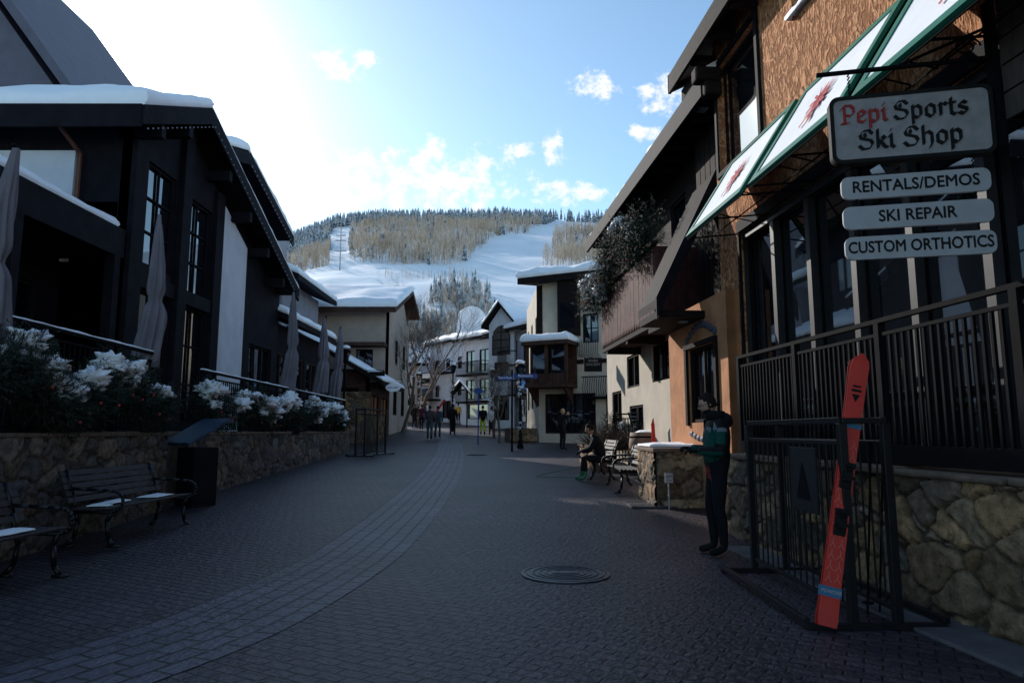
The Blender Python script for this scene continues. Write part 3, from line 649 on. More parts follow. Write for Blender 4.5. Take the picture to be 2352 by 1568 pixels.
def hanging_sign():
    rt=root('ski_shop_hanging_sign',(3.14,5.12,3.8))
    d=Vector((1.14,-.25,0)).normalized(); n=d.cross(Vector((0,0,1)))
    def Mx(cz,off=0): return face(3.14+n.x*off,5.125+n.y*off,cz,d.x,d.y)
    def rr(w,h,r,k=6):
        P=[]
        for cx,cy,a0 in ((w/2-r,h/2-r,0),(-w/2+r,h/2-r,90),(-w/2+r,-h/2+r,180),(w/2-r,-h/2+r,270)):
            for i in range(k+1): a=math.radians(a0+90*i/k); P.append((cx+r*math.cos(a),cy+r*math.sin(a)))
        return P
    g=G(Mx(3.79)); g.prism([(x,y,-.05) for x,y in rr(1.17,.56,.07)],(0,0,.07)); part(rt,'board_edge',g,BLK)
    g=G(Mx(3.79)); g.prism([(x,y,.02) for x,y in rr(1.11,.50,.05)],(0,0,.008)); part(rt,'board_face',g,SIGNW)
    g=G(Mx(3.79)); P=rr(1.17,.56,.07); Q=rr(1.11,.5,.05)
    nn=len(P); g.add([(x,y,.02) for x,y in P]+[(x,y,.035) for x,y in P]+[(x,y,.035) for x,y in Q]+[(x,y,.02) for x,y in Q],
      [(i,(i+1)%nn,nn+(i+1)%nn,nn+i) for i in range(nn)]+[(nn+i,nn+(i+1)%nn,2*nn+(i+1)%nn,2*nn+i) for i in range(nn)]+[(2*nn+i,2*nn+(i+1)%nn,3*nn+(i+1)%nn,3*nn+i) for i in range(nn)])
    part(rt,'raised_rim',g,BLK)
    GL={'e':([[(.15,.85),(.15,.15)],[(.15,.15),(.42,0),(.7,.2)],[(.15,.85),(.45,1),(.7,.75),(.15,.42)]],.86),
     'p':([[(.15,1.05),(.15,-.5)],[(.15,.8),(.5,1),(.72,.8),(.72,.2),(.45,0),(.15,.15)]],.96),
     'i':([[(.02,.88),(.2,1),(.2,.15),(.38,0)],[(.16,1.34),(.24,1.42)]],.48),
     'o':([[(.15,.8),(.15,.2),(.45,0),(.72,.2),(.72,.8),(.42,1),(.15,.8)]],.96),
     'r':([[(.05,.9),(.2,1),(.2,.05)],[(.2,.8),(.5,1),(.64,.84)]],.74),
     't':([[(.2,1.35),(.2,.15),(.42,0),(.55,.1)],[(0,.98),(.5,.98)]],.64),
     's':([[(.62,.85),(.4,1),(.15,.82),(.15,.62),(.62,.4),(.62,.18),(.38,0),(.1,.15)]],.82),
     'k':([[(.15,1.5),(.15,.05)],[(.15,.55),(.5,.95),(.66,.75),(.2,.5)],[(.35,.5),(.62,.1),(.8,.02)]],.88),
     'h':([[(.15,1.5),(.15,.05)],[(.15,.8),(.5,1),(.72,.8),(.72,.1),(.55,-.25)]],.96),
     'P':([[(.3,1.45),(.3,0)],[(.0,1.2),(.3,1.5),(.75,1.5),(.98,1.25),(.98,.85),(.72,.62),(.3,.72)],[(.02,.02),(.5,.02)]],1.15),
     'S':([[(1.0,1.2),(.75,1.5),(.35,1.45),(.12,1.15),(.2,.88),(.85,.68),(.98,.4),(.75,.05),(.3,0),(.02,.3)],[(.45,1.25),(.5,.95)]],1.2)}
    def word(s,x,y,sc,m,nm):
        g=G(Mx(3.79)); nib=Vector((.1,.078)); k=0
        for ch in s:
            st,adv=GL[ch]
            for line in st:
                for a,b in zip(line[:-1],line[1:]):
                    a=Vector(a);b=Vector(b); n2=nib
                    if abs((b-a).normalized().cross(nib.normalized()))<.25: n2=nib+Vector((-.03,.04))
                    dd=(b-a).normalized()*.015; ps=[a-n2-dd,a+n2-dd,b+n2+dd,b-n2+dd]
                    ar=(ps[1]-ps[0]).cross(ps[2]-ps[0])
                    if ar<0: ps=ps[::-1]
                    k+=1; zz=.034+.0003*k
                    g.prism([(x+p.x*sc,y+p.y*sc,.028) for p in ps],(0,0,zz-.028))
            x+=adv*sc
        part(rt,nm,g,m); return x
    x=word('Pepi',-.505,.05,.1,LRED,'lettering_pepi'); word('Sports',x+.045,.05,.1,BLK,'lettering_sports')
    x=word('Ski',-.385,-.175,.104,BLK,'lettering_ski'); word('Shop',x+.06,-.175,.104,BLK,'lettering_shop')
    for (cz,s) in ((3.31,'RENTALS/DEMOS'),(3.065,'SKI REPAIR'),(2.82,'CUSTOM ORTHOTICS')):
        g=G(Mx(cz)); g.prism([(x,y,-.015) for x,y in rr(1.06,.185,.06)],(0,0,.03)); part(rt,'plank',g,SIGNP,False,.004)
        sx={'RENTALS/DEMOS':.92,'SKI REPAIR':.9,'CUSTOM ORTHOTICS':.80}[s]; nm='lettering_'+s.lower().replace('/','_').replace(' ','_')
        for q,(ox_,oy_) in enumerate(((0,0),(.004,0),(.002,.003),(.002,-.003))):
            text(rt,s,Mx(cz,.0165+.0002*q)@Matrix.Translation((ox_-.002,oy_,0)),.128,BLK,nm+('' if q==0 else '_weight'),0,.0015,sx,1.0)
    g=G()
    def at(u,z,o=0): return (3.14+d.x*u+n.x*o,5.125+d.y*u+n.y*o,z)
    for u in (-.42,.42):
        for (za,zb) in ((4.07,4.28),(3.4,3.52),(3.155,3.22),(2.91,2.975)):
            zz=za
            while zz<zb: g.tube(at(u-.008,zz),at(u+.008,min(zb,zz+.03)),.006,None,5); zz+=.03
    g.box(3.72,3.77,4.95,5.03,3.55,4.75)
    g.tube(at(-.66,4.29),at(.62,4.29),.02,None,8); g.tube(at(-.05,4.3),at(.62,4.55),.013,None,8); g.tube(at(.25,4.3),at(.5,4.5),.01,None,8)
    g.path([at(.45+.1*math.cos(a)*(1-a/12),4.4+.08*math.sin(a)*(1-a/12)) for a in np.linspace(0,9,24)],.008,6)
    part(rt,'iron_bracket',g,IRON)
hanging_sign()

rk,MK=rack(2.6,6.1,90,2.0,1.0,1.46)
g=G(MK); g.box(-.62,-.12,.18,.2,.75,1.27); part(rk,'plate',g,PLATE,False,.004)
g=G(MK); g.add([(-.5,.205,.85),(-.24,.205,.85),(-.37,.205,1.15)],[(0,1,2)]); part(rk,'plate_mark',g,IRON)
def skis():
    rt=root('red_skis',(2.3,5.1,0)); A=Vector((2.21,5.02,.045)); B=Vector((2.665,5.19,1.98)); ax=(B-A).normalized(); L=(B-A).length
    n=Vector((-.12,-1,0)); n=(n-ax*n.dot(ax)).normalized(); s=n.cross(ax).normalized()
    M=Matrix(((s.x,n.x,ax.x,A.x),(s.y,n.y,ax.y,A.y),(s.z,n.z,ax.z,A.z),(0,0,0,1)))
    for o,sg in ((0,1),(-.035,-1)):
        vs=[];N=40
        for k in range(N+1):
            t=k/N; w=.058+.012*abs(2*t-1)**1.5
            if t>.94: w*=math.sqrt(max(.02,1-((t-.94)/.061)**2))
            if t<.02: w*=.9
            b=.03*max(0,(t-.88)/.12)**2*sg+.012*max(0,(.06-t)/.06)*sg
            for x,y in ((-w,0),(w,0),(w,.012),(-w,.012)): vs.append((x,o+y+b,t*L))
        fs=[(4*k+i,4*k+(i+1)%4,4*k+4+(i+1)%4,4*k+4+i) for k in range(N) for i in range(4)]+[(3,2,1,0),(4*N,4*N+1,4*N+2,4*N+3)]
        g=G(M); g.add(vs,fs); part(rt,'ski',g,SKIR)
    g=G(M)
    for q in range(14):
        z=.3+.08*q
        if z>1.3: continue
        for xx in (-.03,.03): g.tube((xx-.022,.0135,z),(xx,.0135,z+.035),.0016,None,4);g.tube((xx,.0135,z+.035),(xx+.022,.0135,z),.0016,None,4);g.tube((xx,.0135,z+.035),(xx,.0135,z+.07),.0016,None,4)
    part(rt,'pattern_lines',g,SKIL)
    g=G(M); g.box(-.07,.07,-.045,.018,.2,.27); g.box(-.066,.066,-.045,.018,1.42,1.46); part(rt,'straps',g,STRAP)
    g=G(M)
    for z0 in (.68,1.02):
        g.box(-.04,.04,.012,.04,z0-.05,z0+.12); g.box(-.03,.03,.04,.075,z0,z0+.07); g.tube((-.05,.06,z0+.03),(.05,.06,z0+.03),.012,None,8); g.box(-.05,.05,.03,.05,z0+.1,z0+.14)
        g.box(-.035,.035,-.09,-.045,z0,z0+.1); g.tube((0,.05,z0+.07),(.0,.085,z0+.12),.01,None,6)
    part(rt,'bindings',g,BLK,False,.006)
    g=G(M); g.add([(-.03,.0135,1.68),(.03,.0135,1.68),(.0,.0135,1.62)],[(0,2,1)]); g.add([(-.035,.0137,1.7),(-.035,.0137,1.72),(.035,.0137,1.72),(.035,.0137,1.7)],[(0,1,2,3)]);g.add([(-.03,.0137,1.735),(-.03,.0137,1.75),(.03,.0137,1.75),(.03,.0137,1.735)],[(0,1,2,3)]); part(rt,'mark',g,BLK)
    tM=M@Matrix(((-1,0,0,0),(0,0,1,.0195),(0,1,0,.235),(0,0,0,1))); text(rt,'POWDER',tM,.034,SIGNP,'strap_lettering',.0005,.0005)
    rt=root('ski_poles',(2.75,5.2,0)); g=G()
    for q in ((2.72,5.25),(2.84,5.3)):
        g.tube((q[0],q[1]+.2,.02),(q[0],q[1],1.2),.008,None,6); g.tube((q[0],q[1],1.2),(q[0],q[1]-.01,1.32),.016,None,8); g.lathe([(.04,.1),(.045,.11),(0,.12)],(q[0],q[1]+.18,0),8)
    part(rt,'shafts_and_grips',g,IRON)
skis()

pl=root('stone_planter',(3,12.5,0))
stone_wall('x',(2.45,11.75),(2.45,13.2),.1,.15,1.05,.01,.025,.36,PALR,6,False,pl)
stone_wall('x',(3.6,11.75),(2.45,11.75),.1,.1,1.05,.01,.025,.36,PALR,7,False,pl)
g=G(); g.box(2.48,3.6,11.78,13.2,0,1.04); part(pl,'fill',g,CAPST); g=G(); g.box(2.38,3.65,11.68,13.3,1.05,1.12); part(pl,'coping',g,CAPST,False,.02)
snow(pl,[(2.42,12.1,1.12),(3.3,12.1,1.12),(3.3,13.2,1.12),(2.42,13.2,1.12)],.08,16,16,'snow',3,.3)
sg=root('small_text_sign',(2.6,11.5,.5)); g=G(); g.box(2.58,2.60,11.5,11.53,.1,.62); g.box(2.53,2.66,11.48,11.5,.56,.72); part(sg,'post_and_plate',g,SIGNP)
text(sg,'TEXTS',face(2.595,11.478,.66,1,0),.04,LRED,'lettering',.0005,.0005); text(sg,'11 AM',face(2.595,11.478,.6,1,0),.03,LRED,'lettering_lower',.0003,.0005)
bench(2.3,14.2,90,1.9,False); bench(2.05,16.7,90,1.9,False)
bench(-4.95,9.2,-92,2.0,True); bench(-4.7,6.0,-93,2.0,True)
OAK=mat('barrel_oak',(.2,.13,.09),.8,0,.3,6,.004,30,stretch=(1,1,.3))
def barrel(x,y,z,s=1):
    rt=root('barrel_planter',(x,y,z)); g=G(); g.lathe([(.3*s,0),(.36*s,.3*s),(.37*s,.45*s),(.33*s,.75*s),(.3*s,.75*s),(.3*s,.68*s),(0,.68*s)],(x,y,z),24); part(rt,'staves',g,OAK,True)
    g=G(); [g.lathe([(a*s,b*s),(a*s,(b+.04)*s)],(x,y,z),24) for a,b in ((.345,.1),(.378,.32),(.36,.62))]; part(rt,'hoops',g,IRON)
    g=G(); g.sph((x,y,z+.7*s),(.3*s,.3*s,.1*s),14,8,.3); part(rt,'snow',g,SNOW,True)
barrel(3.3,17.3,gz(17.5)+.3)
def shrub(x,y,z,r,n=260,m=TWIG):
    rt=root('dry_shrub',(x,y,z)); g=G()
    for _ in range(n):
        d=Vector((R(-1,1),R(-1,1),R(.1,1.4))).normalized(); p=Vector((x+R(-.15,.15),y+R(-.15,.15),z)); k=Vector(d)
        for j in range(3):
            q=p+k*r*R(.25,.4); g.tube(p,q,.008-.002*j,None,3,False); p=q; k=(k+Vector((R(-.5,.5),R(-.5,.5),R(-.3,.4)))).normalized()
    part(rt,'twigs',g,m)
shrub(3.0,19,.9,.8); shrub(2.5,20,.9,.8); shrub(3.3,21,.9,.8); shrub(2.75,18.4,.9,.6)
stone_wall('low_stone_wall',(2.2,18.3),(2.2,22),.4,.5,.95,.4,.04,.3,PALR,9)
railing('patio_railing',(2.9,19.5),(4.6,16.8),.5,1.9,.13)
def deckchair(x,y,rz):
    z=gz(y)+.4; rt=root('deck_chair',(x,y,z)); g=G(TR(x,y,z,rz)); h=G(TR(x,y,z,rz))
    for s in (-.28,.28):
        g.tube((s,-.4,1.15),(s,.1,.25),.02);g.tube((s,.1,.25),(s,.6,.45),.02);g.tube((s,-.3,0),(s,.35,.55),.018);g.tube((s,.45,0),(s,-.2,.6),.018)
    for k in range(9): h.box(-.27,.27,-.39+.053*k,-.36+.053*k,1.12-.098*k,1.16-.098*k)
    for k in range(6): h.box(-.27,.27,.12+.08*k,.17+.08*k,.27+.033*k,.29+.033*k)
    part(rt,'frame',g,IRON); part(rt,'slats',h,GREYP)
deckchair(3.6,18.6,200); deckchair(4.1,17.8,160)
rt=root('red_ski',(3.3,16.0,.9)); g=G(); zz=gz(16)+.15; g.add([(3.26,16.0,zz),(3.36,16.0,zz),(3.35,16.15,zz+1.15),(3.27,16.15,zz+1.15),(3.26,16.03,zz),(3.36,16.03,zz),(3.35,16.18,zz+1.15),(3.27,16.18,zz+1.15)],[(0,1,2,3),(7,6,5,4),(0,4,5,1),(1,5,6,2),(2,6,7,3),(3,7,4,0)]); g.tube((3.31,16.165,zz+1.14),(3.31,16.1,zz+1.27),.038,.012,8); part(rt,'blade',g,SKIR)
lamp(3.75,18.2,3.6,True,True)

# ------------------------------------------------------------ LEFT SIDE
stone_wall('stone_wall',(-5.78,11.5),(-5.35,4.0),0.05,0,1.33,.45,.027,.34,PALL,2)
stone_wall('stone_wall',(-6.42,27),(-5.92,12.5),.62,.1,1.33,.45,.035,.34,PALL,3)
g=G(); g.add([(-5.9,3,1.31),(-6.5,27,1.31),(-8.2,27,1.31),(-8.2,3,1.31),(-5.9,3,0),(-6.5,27,0),(-8.2,27,0),(-8.2,3,0)],[(0,1,2,3),(4,7,6,5),(0,4,5,1),(1,5,6,2),(2,6,7,3),(3,7,4,0)]); part(None,'terrace_deck',g,CONC)
railing('terrace_railing',(-5.98,11.4),(-5.62,5.2),1.35,2.7,.12,snowy=True,bars=.01)
railing('terrace_railing',(-6.55,26.8),(-6.1,13.4),1.35,2.6,.12,snowy=True,bars=.01)
random.seed(11)
garland('snowy_fir_garland',[(-5.55-.03*(y-7),y,1.70+.42*abs(math.sin(y*1.45))**1.5) for y in np.arange(6.2,11.2,.2)],(.27,.24,.34),None,.6,330,True,.15)
garland('snowy_fir_garland',[(-6.0-.035*(y-14),y,1.70+.36*abs(math.sin(y*1.1))**1.5) for y in np.arange(13.3,26.5,.3)],(.28,.26,.34),None,.65,220,True,.17)
for a in ((-5.85,7.5,4.6,2.2),(-6.1,11.3,5.05,2.35),(-6.35,19.3,5.35,2.4),(-6.75,24,5.4,2.65),(-6.8,26.3,5.35,2.5)): umbrella(a[0],a[1],1.32,a[2],a[3],.19 if a[1]<20 else .22,lean=.12)
rt=root('information_kiosk',(-5.45,12,.1)); g=G(TR(-5.45,12,.08,-35)); g.box(-.28,.28,-.22,.22,0,1.05); part(rt,'pedestal',g,DARK,False,.02)
g=G(TR(-5.45,12,.08,-35)); g.add([(-.42,-.4,1.08),(.42,-.4,1.08),(.42,.32,1.5),(-.42,.32,1.5),(-.42,-.42,1.13),(.42,-.42,1.13),(.42,.3,1.55),(-.42,.3,1.55)],[(3,2,1,0),(4,5,6,7),(0,1,5,4),(1,2,6,5),(2,3,7,6),(3,0,4,7)]); part(rt,'tilted_map_panel',g,mat('map_panel_blue',(.02,.045,.08),.25,0,.5,6),False,.01)

def bldA():
    rt=root('dark_timber_restaurant',(-9,16,0))
    F=frameM((-8.1,23.4),(-8.1,13.9))
    ops=[]
    def o(y0,y1,z,h,c=1,r=1): ops.append((23.4-y1,z,y1-y0,h,c,r))
    o(14.55,15.9,5.05,2.35,2,3);o(16.5,17.85,4.85,2.4,2,3)
    o(14.55,15.9,1.6,2.9,2,3);o(16.5,17.85,1.6,2.9,2,3);o(20.9,22.8,1.5,2.6,3,1)
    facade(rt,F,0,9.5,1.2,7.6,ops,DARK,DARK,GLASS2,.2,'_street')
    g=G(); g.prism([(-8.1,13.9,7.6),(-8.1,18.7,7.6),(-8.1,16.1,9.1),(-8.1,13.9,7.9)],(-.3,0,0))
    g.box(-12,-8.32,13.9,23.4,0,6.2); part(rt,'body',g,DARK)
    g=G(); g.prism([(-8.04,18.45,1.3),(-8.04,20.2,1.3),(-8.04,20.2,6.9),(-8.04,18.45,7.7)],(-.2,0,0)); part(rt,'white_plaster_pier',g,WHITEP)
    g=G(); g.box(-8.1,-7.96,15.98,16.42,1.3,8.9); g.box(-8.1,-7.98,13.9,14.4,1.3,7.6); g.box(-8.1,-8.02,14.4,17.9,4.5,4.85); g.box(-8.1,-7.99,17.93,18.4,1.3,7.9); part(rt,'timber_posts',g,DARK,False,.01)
    F=frameM((-8.1,13.9),(-16,13.9)); facade(rt,F,.0,7.9,1.2,7.9,[],DARK,tag='_near')
    g=G(); g.box(-15,-9.25,13.82,13.9,4.9,7.3); part(rt,'white_plaster_panel',g,WHITEP)
    g=G(); g.tube((-9.1,13.75,5.2),(-9.1,13.75,7.2),.05); g.tube((-9.1,13.75,7.2),(-9.35,13.3,7.7),.05); part(rt,'downspout',g,mat('copper',(.10,.045,.03),.5,.6,.2,5))
    g=G(); x0,x1=-16,-7.5
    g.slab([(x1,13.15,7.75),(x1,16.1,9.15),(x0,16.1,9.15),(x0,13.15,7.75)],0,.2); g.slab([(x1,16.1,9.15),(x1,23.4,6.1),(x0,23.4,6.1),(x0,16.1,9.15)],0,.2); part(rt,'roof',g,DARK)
    g=G()
    g.slab([(x1+.06,13.1,7.55),(x1+.06,16.1,8.95),(x1,16.1,8.95),(x1,13.1,7.55)],0,.42); g.slab([(x1+.06,16.1,8.95),(x1+.06,23.45,5.9),(x1,23.45,5.9),(x1,16.1,8.95)],0,.42); g.box(x0,x1,13.08,13.14,7.5,7.98)
    part(rt,'fascia',g,DARK)
    g=G()
    for y,z in ((14.0,7.95),(15.2,8.5),(17.5,8.3),(19,7.65),(20.5,7.0),(22,6.4)): g.box(-8.1,x1,y-.09,y+.09,z-.3,z-.02)
    part(rt,'rafter_tails',g,DARK)
    snow(rt,[(x1+.03,13.12,7.97),(x1+.03,16.05,9.35),(x0,16.05,9.35),(x0,13.12,7.97)],.40,18,60,'snow_near',.6,.6,base=.6)
    snow(rt,[(x1+.03,16.05,9.36),(x1+.03,23.4,6.31),(x0,23.4,6.31),(x0,16.05,9.36)],.18,40,30,'snow_far',.8,.4)
    g=G()
    for k in range(16): g.sph((x1+.1,13.2+k*.19,7.5+k*.19*.475),.02,6,5)
    for k in range(36): g.sph((x1+.1,16.2+k*.2,8.92-k*.2*.418),.02,6,5)
    part(rt,'eave_lights',g,GREYP)
    g=G(); g.box(-8.15,-8.05,4,13.8,4.95,5.45); g.slab([(-8.05,4,5.45),(-8.05,13.85,5.45),(-12,13.85,6.8),(-12,4,6.8)],0,.1); g.box(-12,-8.1,4,13.8,4.95,5.0)
    part(rt,'canopy',g,DARK)
    snow(rt,[(-8.1,4,5.56),(-8.1,13.6,5.56),(-12,13.6,6.9),(-12,4,6.9)],.22,50,14,'canopy_snow',.8,.4)
    F=frameM((-9.4,13.9),(-9.4,3)); facade(rt,F,0,10.9,1.2,4.96,[(.6,1.4,1.8,2.9,2,1),(2.8,1.4,2.2,2.9,3,1),(5.6,1.4,2.2,2.9,3,1),(8.2,1.4,2,2.9,2,1)],DARK,BROWN,GLASS2,.15,'_under_canopy')
    g=G()
    for y in (4.2,7.5,10.8,13.6): g.box(-8.25,-8.05,y-.1,y+.1,1.3,4.95)
    part(rt,'canopy_posts',g,DARK)
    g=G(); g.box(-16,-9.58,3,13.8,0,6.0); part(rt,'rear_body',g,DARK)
bldA()
def bldA2():
    rt=root('terrace_annex',(-9,26,0)); F=frameM((-8.3,29.5),(-8.3,23.5))
    facade(rt,F,0,6,.6,5.2,[(.4,1.6,1.6,2.6,2,1),(2.4,1.6,1.5,2.6,2,1),(4.3,1.6,1.5,2.6,2,1)],DARK,MBROWN,GLASS,.15)
    g=G(); g.box(-14,-8.47,23.45,29.5,0,5.2); part(rt,'body',g,DARK)
    g=G(); g.slab([(-7.75,23.3,5.2),(-7.75,29.8,5.2),(-12,29.8,6.9),(-12,23.3,6.9)],0,.2); part(rt,'roof',g,DARK)
    snow(rt,[(-7.75,23.3,5.41),(-7.75,29.8,5.41),(-12,29.8,7.1),(-12,23.3,7.1)],.25,30,16,'roof_snow',.8,.4)
    rt=root('tall_gable_house',(-11,25,0)); F=frameM((-10.5,29.3),(-10.5,19.5)); facade(rt,F,0,9.8,4,10.2,[(1,7.6,1.2,1.6,2,1),(3.5,7.6,1.2,1.6,2,1)],DARK,DARK,GLASS)
    g=G(); g.box(-16,-10.68,19.5,29.3,0,10.2); g.prism([(-10.6,19.5,10.1),(-10.6,29.3,10.1),(-10.6,24.6,11.4)],(-5,0,0)); part(rt,'body',g,DARK)
    g=G(); g.slab([(-9.9,19,9.9),(-9.9,24.6,11.6),(-16,24.6,11.6),(-16,19,9.9)],0,.25); g.slab([(-9.9,24.6,11.6),(-9.9,29.9,9.9),(-16,29.9,9.9),(-16,24.6,11.6)],0,.25)
    g.slab([(-9.84,24.6,11.35),(-9.84,29.95,9.65),(-9.9,29.95,9.65),(-9.9,24.6,11.35)],0,.45); g.slab([(-9.84,19,9.65),(-9.84,24.6,11.35),(-9.9,24.6,11.35),(-9.9,19,9.65)],0,.45); part(rt,'roof',g,DARK)
    snow(rt,[(-9.9,19,10.16),(-9.9,24.5,11.86),(-16,24.5,11.86),(-16,19,10.16)],.4,24,20,'snow_near',.8,.4); snow(rt,[(-9.9,24.5,11.86),(-9.9,29.9,10.16),(-16,29.9,10.16),(-16,24.5,11.86)],.32,24,20,'snow_far',.8,.4)
    g=G()
    for k in range(20): g.sph((-9.8,24.7+k*.26,11.3-k*.26*.32),.03,6,5)
    part(rt,'eave_lights',g,GREYP)
    rt=root('rear_house',(-12,34,0)); g=G(); g.box(-20,-10.8,31.5,37.5,0,8.6); part(rt,'body',g,GREYP); g=G(); g.slab([(-9.9,31,8.4),(-9.9,38,8.4),(-15,38,10.4),(-15,31,10.4)],0,.25); part(rt,'roof',g,DARK)
    snow(rt,[(-9.9,31,8.66),(-9.9,38,8.66),(-15,38,10.66),(-15,31,10.66)],.35,20,16,'roof_snow',.8,.4)
    rt=root('steep_roof_lodge',(-18,22,0)); g=G(); g.prism([(-13.6,20,0),(-13.6,20,11.2),(-19.5,20,19),(-26,20,11.2),(-26,20,0)],(0,9,0)); part(rt,'body',g,ROOFG)
    g=G(); g.prism([(-13.0,19.6,10.9),(-13.0,19.6,11.3),(-19.5,19.6,19.9),(-19.5,19.6,19.4)],(0,10,0)); g.prism([(-26.5,19.6,10.9),(-19.5,19.6,19.4),(-19.5,19.6,19.9),(-26.5,19.6,11.3)],(0,10,0)); part(rt,'roof',g,ROOFG)
    rt=root('hidden_sun_blocker',(-24,35,0)); g=G(); g.box(-40,-17.2,33,36,0,18.0); g.box(-40,-17.7,36.01,41,0,19.2); g.box(-26,-15.9,41.01,47,0,15.7); part(rt,'body',g,GREYP)  # unseen mass added behind the roofs to keep sun off the street
bldA2()
rk2,_=rack(-5.0,24.5,80,2.0,1.0,1.6)

def bldD():
    rt=root('snow_roof_chalet',(-12,43,0)); F=frameM((-7.3,40),(-18,40)); b=gz(40)
    facade(rt,F,0,10.7,b-.3,8.7,[(.9,4.9,1.0,1.3,2,1),(5.2,5.5,1.2,1.5,2,1)],BEIGE,BROWN,GLASS)
    F2=frameM((-7.3,48),(-7.3,40)); facade(rt,F2,0,8,b-.3,8.7,[(1.5,5.5,1.1,1.6,2,1),(4.5,5.5,1.1,1.6,2,1),(1.5,2.4,1.5,2,2,1),(4.5,2.4,1.5,2,2,1)],BEIGE,BROWN,GLASS,tag='_side')
    g=G(); g.box(-18,-7.48,40.18,48,0,8.6); g.prism([(-7.4,40.3,8.6),(-7.4,48,8.6),(-7.4,45.5,10.4)],(-10,0,0)); part(rt,'body',g,BEIGE)
    g=G(); g.slab([(-6.7,38.8,8.2),(-6.7,45.5,10.6),(-18,45.5,10.6),(-18,38.8,8.2)],0,.3); g.slab([(-6.7,45.5,10.6),(-6.7,49,9.4),(-18,49,9.4),(-18,45.5,10.6)],0,.3)
    g.box(-10.4,-7.35,38.9,39.98,6.3,6.5)
    part(rt,'roof',g,MBROWN)
    snow(rt,[(-6.65,38.75,8.52),(-6.65,45.5,10.9),(-18,45.5,10.9),(-18,38.75,8.52)],.42,30,40,'roof_snow',.5,.5)
    railing('balcony_railing',(-7.4,39.2),(-9.6,39.2),3.9,4.9,.13)
    g=G(); g.box(-9.7,-7.35,39.15,39.98,3.75,3.9); part(rt,'balcony_floor',g,BROWN)
    rt=root('stone_shop',(-8.5,34,0)); b=gz(33)
    F=frameM((-6.9,33),(-10.5,33)); facade(rt,F,0,3.6,b-.2,4.4,[(.5,1.6,1.1,1.9,1,1),(2.1,1.6,1.1,1.5,2,1)],MBROWN,BROWN,GLASS)
    F=frameM((-6.9,38.5),(-6.9,33)); facade(rt,F,0,5.5,b-.2,3.9,[(.5,1.6,1.8,1.6,2,1),(3,1.6,1.8,1.6,2,1)],MBROWN,BROWN,WARM,tag='_side')
    g=G(); g.box(-10.5,-7.08,33.18,38.5,0,4); part(rt,'body',g,MBROWN)
    g=G(); g.slab([(-6.1,32.3,3.55),(-6.1,38.6,3.55),(-10.8,38.6,6.2),(-10.8,32.3,6.2)],0,.22); part(rt,'roof',g,BROWN)
    snow(rt,[(-6.1,32.3,3.78),(-6.1,38.6,3.78),(-10.8,38.6,6.43),(-10.8,32.3,6.43)],.2,20,20,'roof_snow',.8,.3)
    stone_wall('x',(-6.85,36.5),(-6.85,32.9),b,b,2.2,.1,.05,.36,PALR,12,False,rt); stone_wall('x',(-6.8,32.95),(-8.3,32.95),b,b,3.3,.1,.05,.36,PALR,13,False,rt)
bldD()
# ------------------------------------------------------------ far street
def simple(name,p0,p1,depth,z1,ops,wm,rise=2.0,over=.6,fm=BROWN,snowth=.4):
    c=((p0[0]+p1[0])/2,(p0[1]+p1[1])/2,0); rt=root(name,c); b=gz(c[1])-.4; F=frameM(p0,p1); L=(Vector(p1)-Vector(p0)).length
    facade(rt,F,0,L,b,z1,ops,wm,fm,GLASS); body(rt,F,0,L,depth,b,z1,wm)
    q=[(-over,over,z1),(L+over,over,z1),(L+over,-depth/2,z1+rise),(-over,-depth/2,z1+rise)]
    q2=[(-over,-depth/2,z1+rise),(L+over,-depth/2,z1+rise),(L+over,-depth-over,z1),(-over,-depth-over,z1)]
    g=G(F); g.slab(q,-.05,.22); g.slab(q2,-.05,.22); g.prism([(0,-.2,z1-.1),(0,-depth,z1-.1),(0,-depth/2,z1+rise-.1)],(.1,0,0)); g.prism([(L-.1,-.2,z1-.1),(L-.1,-depth,z1-.1),(L-.1,-depth/2,z1+rise-.1)],(.1,0,0)); part(rt,'roof',g,fm)
    for qq in (q,q2): snow(rt,[F@Vector((p[0],p[1],p[2]+.23)) for p in qq],snowth,24,18,'roof_snow',.6,.45)
    return rt,F
def balc(rt,F,x0,x1,z,d=.9,h=1.0,wood=False):
    g=G(F); g.box(x0,x1,.02,d,z-.14,z); g.box(x0,x1,d-.05,d,z+h-.06,z+h); g.box(x0,x0+.05,.02,d,z+h-.06,z+h); g.box(x1-.05,x1,.02,d,z+h-.06,z+h)
    x=x0
    while x<x1: g.box(x,x+(.1 if wood else .03),d-.04,d-.01,z,z+h-.06); x+=.13
    part(rt,'balcony',g,MBROWN if wood else BROWN)
def grid(L,n,z,w,h,c=2,r=1,x0=.6): return [(x0+(L-2*x0-w)*i/max(1,n-1),z,w,h,c,r) for i in range(n)]
